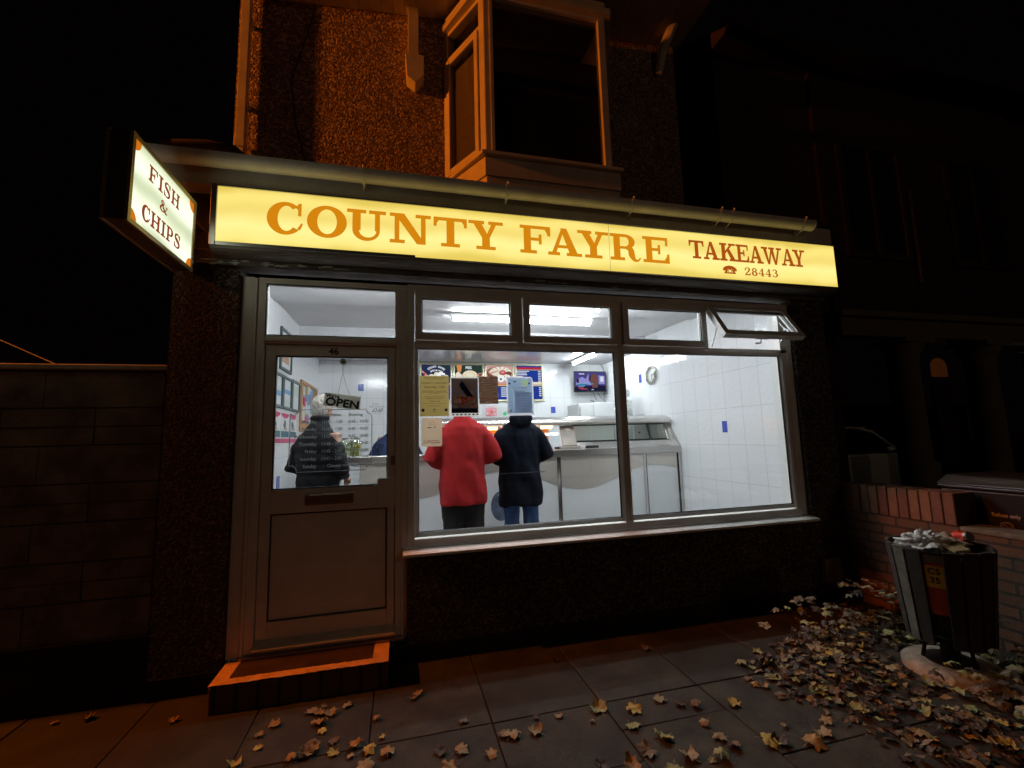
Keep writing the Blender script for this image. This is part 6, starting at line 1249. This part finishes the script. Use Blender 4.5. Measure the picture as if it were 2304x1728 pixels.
manual = [(0.64, -0.93, .14, 1), (1.02, -0.86, .16, 4), (1.20, -0.90, .13, 0), (1.12, -1.02, .12, 4), (1.36, -0.86, .12, 1), (1.45, -0.93, .10, 3), (1.56, -0.99, .11, 2), (1.72, -1.02, .13, 0), (1.50, -1.10, .09, 1), (1.22, -1.14, .16, 4), (1.10, -1.20, .14, 2), (0.98, -1.27, .15, 1), (0.86, -1.24, .13, 3), (1.45, -1.20, .11, 1), (1.48, -1.28, .13, 2), (1.62, -1.28, .15, 0), (1.70, -1.33, .15, 3), (1.86, -1.36, .17, 5), (1.95, -1.32, .14, 1), (2.12, -1.10, .09, 1), (1.98, -0.90, .09, 5), (1.97, -0.84, .09, 2), (0.80, -0.84, .08, 1), (0.68, -0.82, .07, 3), (0.93, -1.0, .06, 1), (0.53, -0.95, .13, 1), (0.50, -0.90, .11, 2), (0.32, -0.74, .08, 2), (0.30, -0.96, .12, 1), (0.18, -0.94, .11, 3), (0.40, -1.02, .10, 5), (0.22, -1.06, .12, 5), (0.10, -0.42, .11, 5), (0.08, -0.46, .09, 1), (1.36, -1.33, .15, 4), (1.25, -1.30, .15, 1), (1.15, -1.33, .13, 4), (1.78, -1.22, .07, 1), (2.22, -1.28, .08, 2), (2.05, -1.26, .09, 1), (-0.62, -0.50, .10, 5), (-0.68, -0.56, .09, 1), (-0.42, -0.46, .11, 5), (-0.35, -0.48, .10, 1), (-1.16, -0.30, .09, 5), (-1.62, -0.14, .11, 2), (-1.0, -0.22, .07, 5)]
for (x, y, s, c) in manual: leaves.append((x, y, s*.80, c, 0))
tries = 0
while tries < 30000:
    tries += 1; x, y = rl.uniform(-2.2, 3.74), rl.uniform(-2.1, -0.05); d = dens(x, y)
    if math.hypot(x-lx-.03, y-ly-.03) < .285: continue
    d *= .35+1.3*max(0, noise.noise(Vector((x*3.1, y*3.1, 4)))+.35)
    if rl.random() < d*.19+0.0006: leaves.append((x, y, rl.uniform(.045, .105), rl.choice([1, 1, 1, 2, 2, 2, 2, 3, 3, 3, 3, 3, 4, 0, 4]) if x > 0 else rl.choice([5, 1, 1, 2, 5, 0]), d))
cl = Vector((0, -3.201)); leaves.sort(key=lambda q: -(q[2]/((Vector((q[0], q[1]))-cl).length)))
print("leaves", len(leaves))
LAB = {0: "bright yellow fallen maple leaf lying on the paving", 1: "tan curled fallen maple leaf lying on the paving", 2: "brown curled fallen maple leaf lying on the paving", 3: "dark brown withered fallen maple leaf lying on the paving", 4: "olive green fallen maple leaf lying on the paving", 5: "orange fallen maple leaf lying on the paving"}
b = MB()
for i, (x, y, s, c, d) in enumerate(leaves):
    k = rl.randrange(14); z = 0.004+(rl.random()**1.5)*0.030*(1 if d > .5 else .0)+.002
    rot = Matrix.Rotation(rl.uniform(0, 6.28), 4, 'Z') @ Matrix.Rotation(rl.gauss(0, .12 if d < .5 else .20), 4, 'X') @ Matrix.Rotation(rl.gauss(0, .12), 4, 'Y')
    if rl.random() < .3: rot = rot @ Matrix.Rotation(pi, 4, 'X') @ Matrix.Translation((0, 0, -.25))
    M_ = Matrix.Translation((x, y, z)) @ rot @ Matrix.Scale(s, 4)
    zmin = min((M_ @ v).z for v in protos[k][0]); M_ = Matrix.Translation((0, 0, max(0, 0.003-zmin))) @ M_ if d > .5 else Matrix.Translation((0, 0, 0.003-zmin)) @ M_
    if i < 290:
        o = bpy.data.objects.new("maple_leaf", leaf_data(k, c)); COL.objects.link(o); o.matrix_basis = M_; tag(o, LAB[c], "leaf", "autumn leaves fallen on the paving")
    else:
        b.cur = c; b.add([M_ @ v for v in protos[k][0]], protos[k][1], True)
for j in range(1500):   # crumbled fragments under the drift
    x, y = rl.uniform(1.9, 3.74), rl.uniform(-2.1, -0.1)
    if rl.random() > dens(x, y) or math.hypot(x-lx-.03, y-ly-.03) < .27: continue
    c = Vector((x, y, .006+rl.random()*.02)); u = Vector((rl.uniform(-1, 1), rl.uniform(-1, 1), rl.uniform(-.3, .3))).normalized()*rl.uniform(.012, .035); v = Vector((-u.y, u.x, rl.uniform(-.01, .01)))*rl.uniform(.4, .9)
    b.cur = rl.choice([2, 3, 3, 3, 1]); b.add([c-u, c-v, c+u, c+v+Vector((0, 0, .008))], [(0, 1, 2, 3)])
tag(b.build("leaf_litter", LM), "drift of brown autumn leaves piled along the brick wall", "leaf litter", kind="stuff")
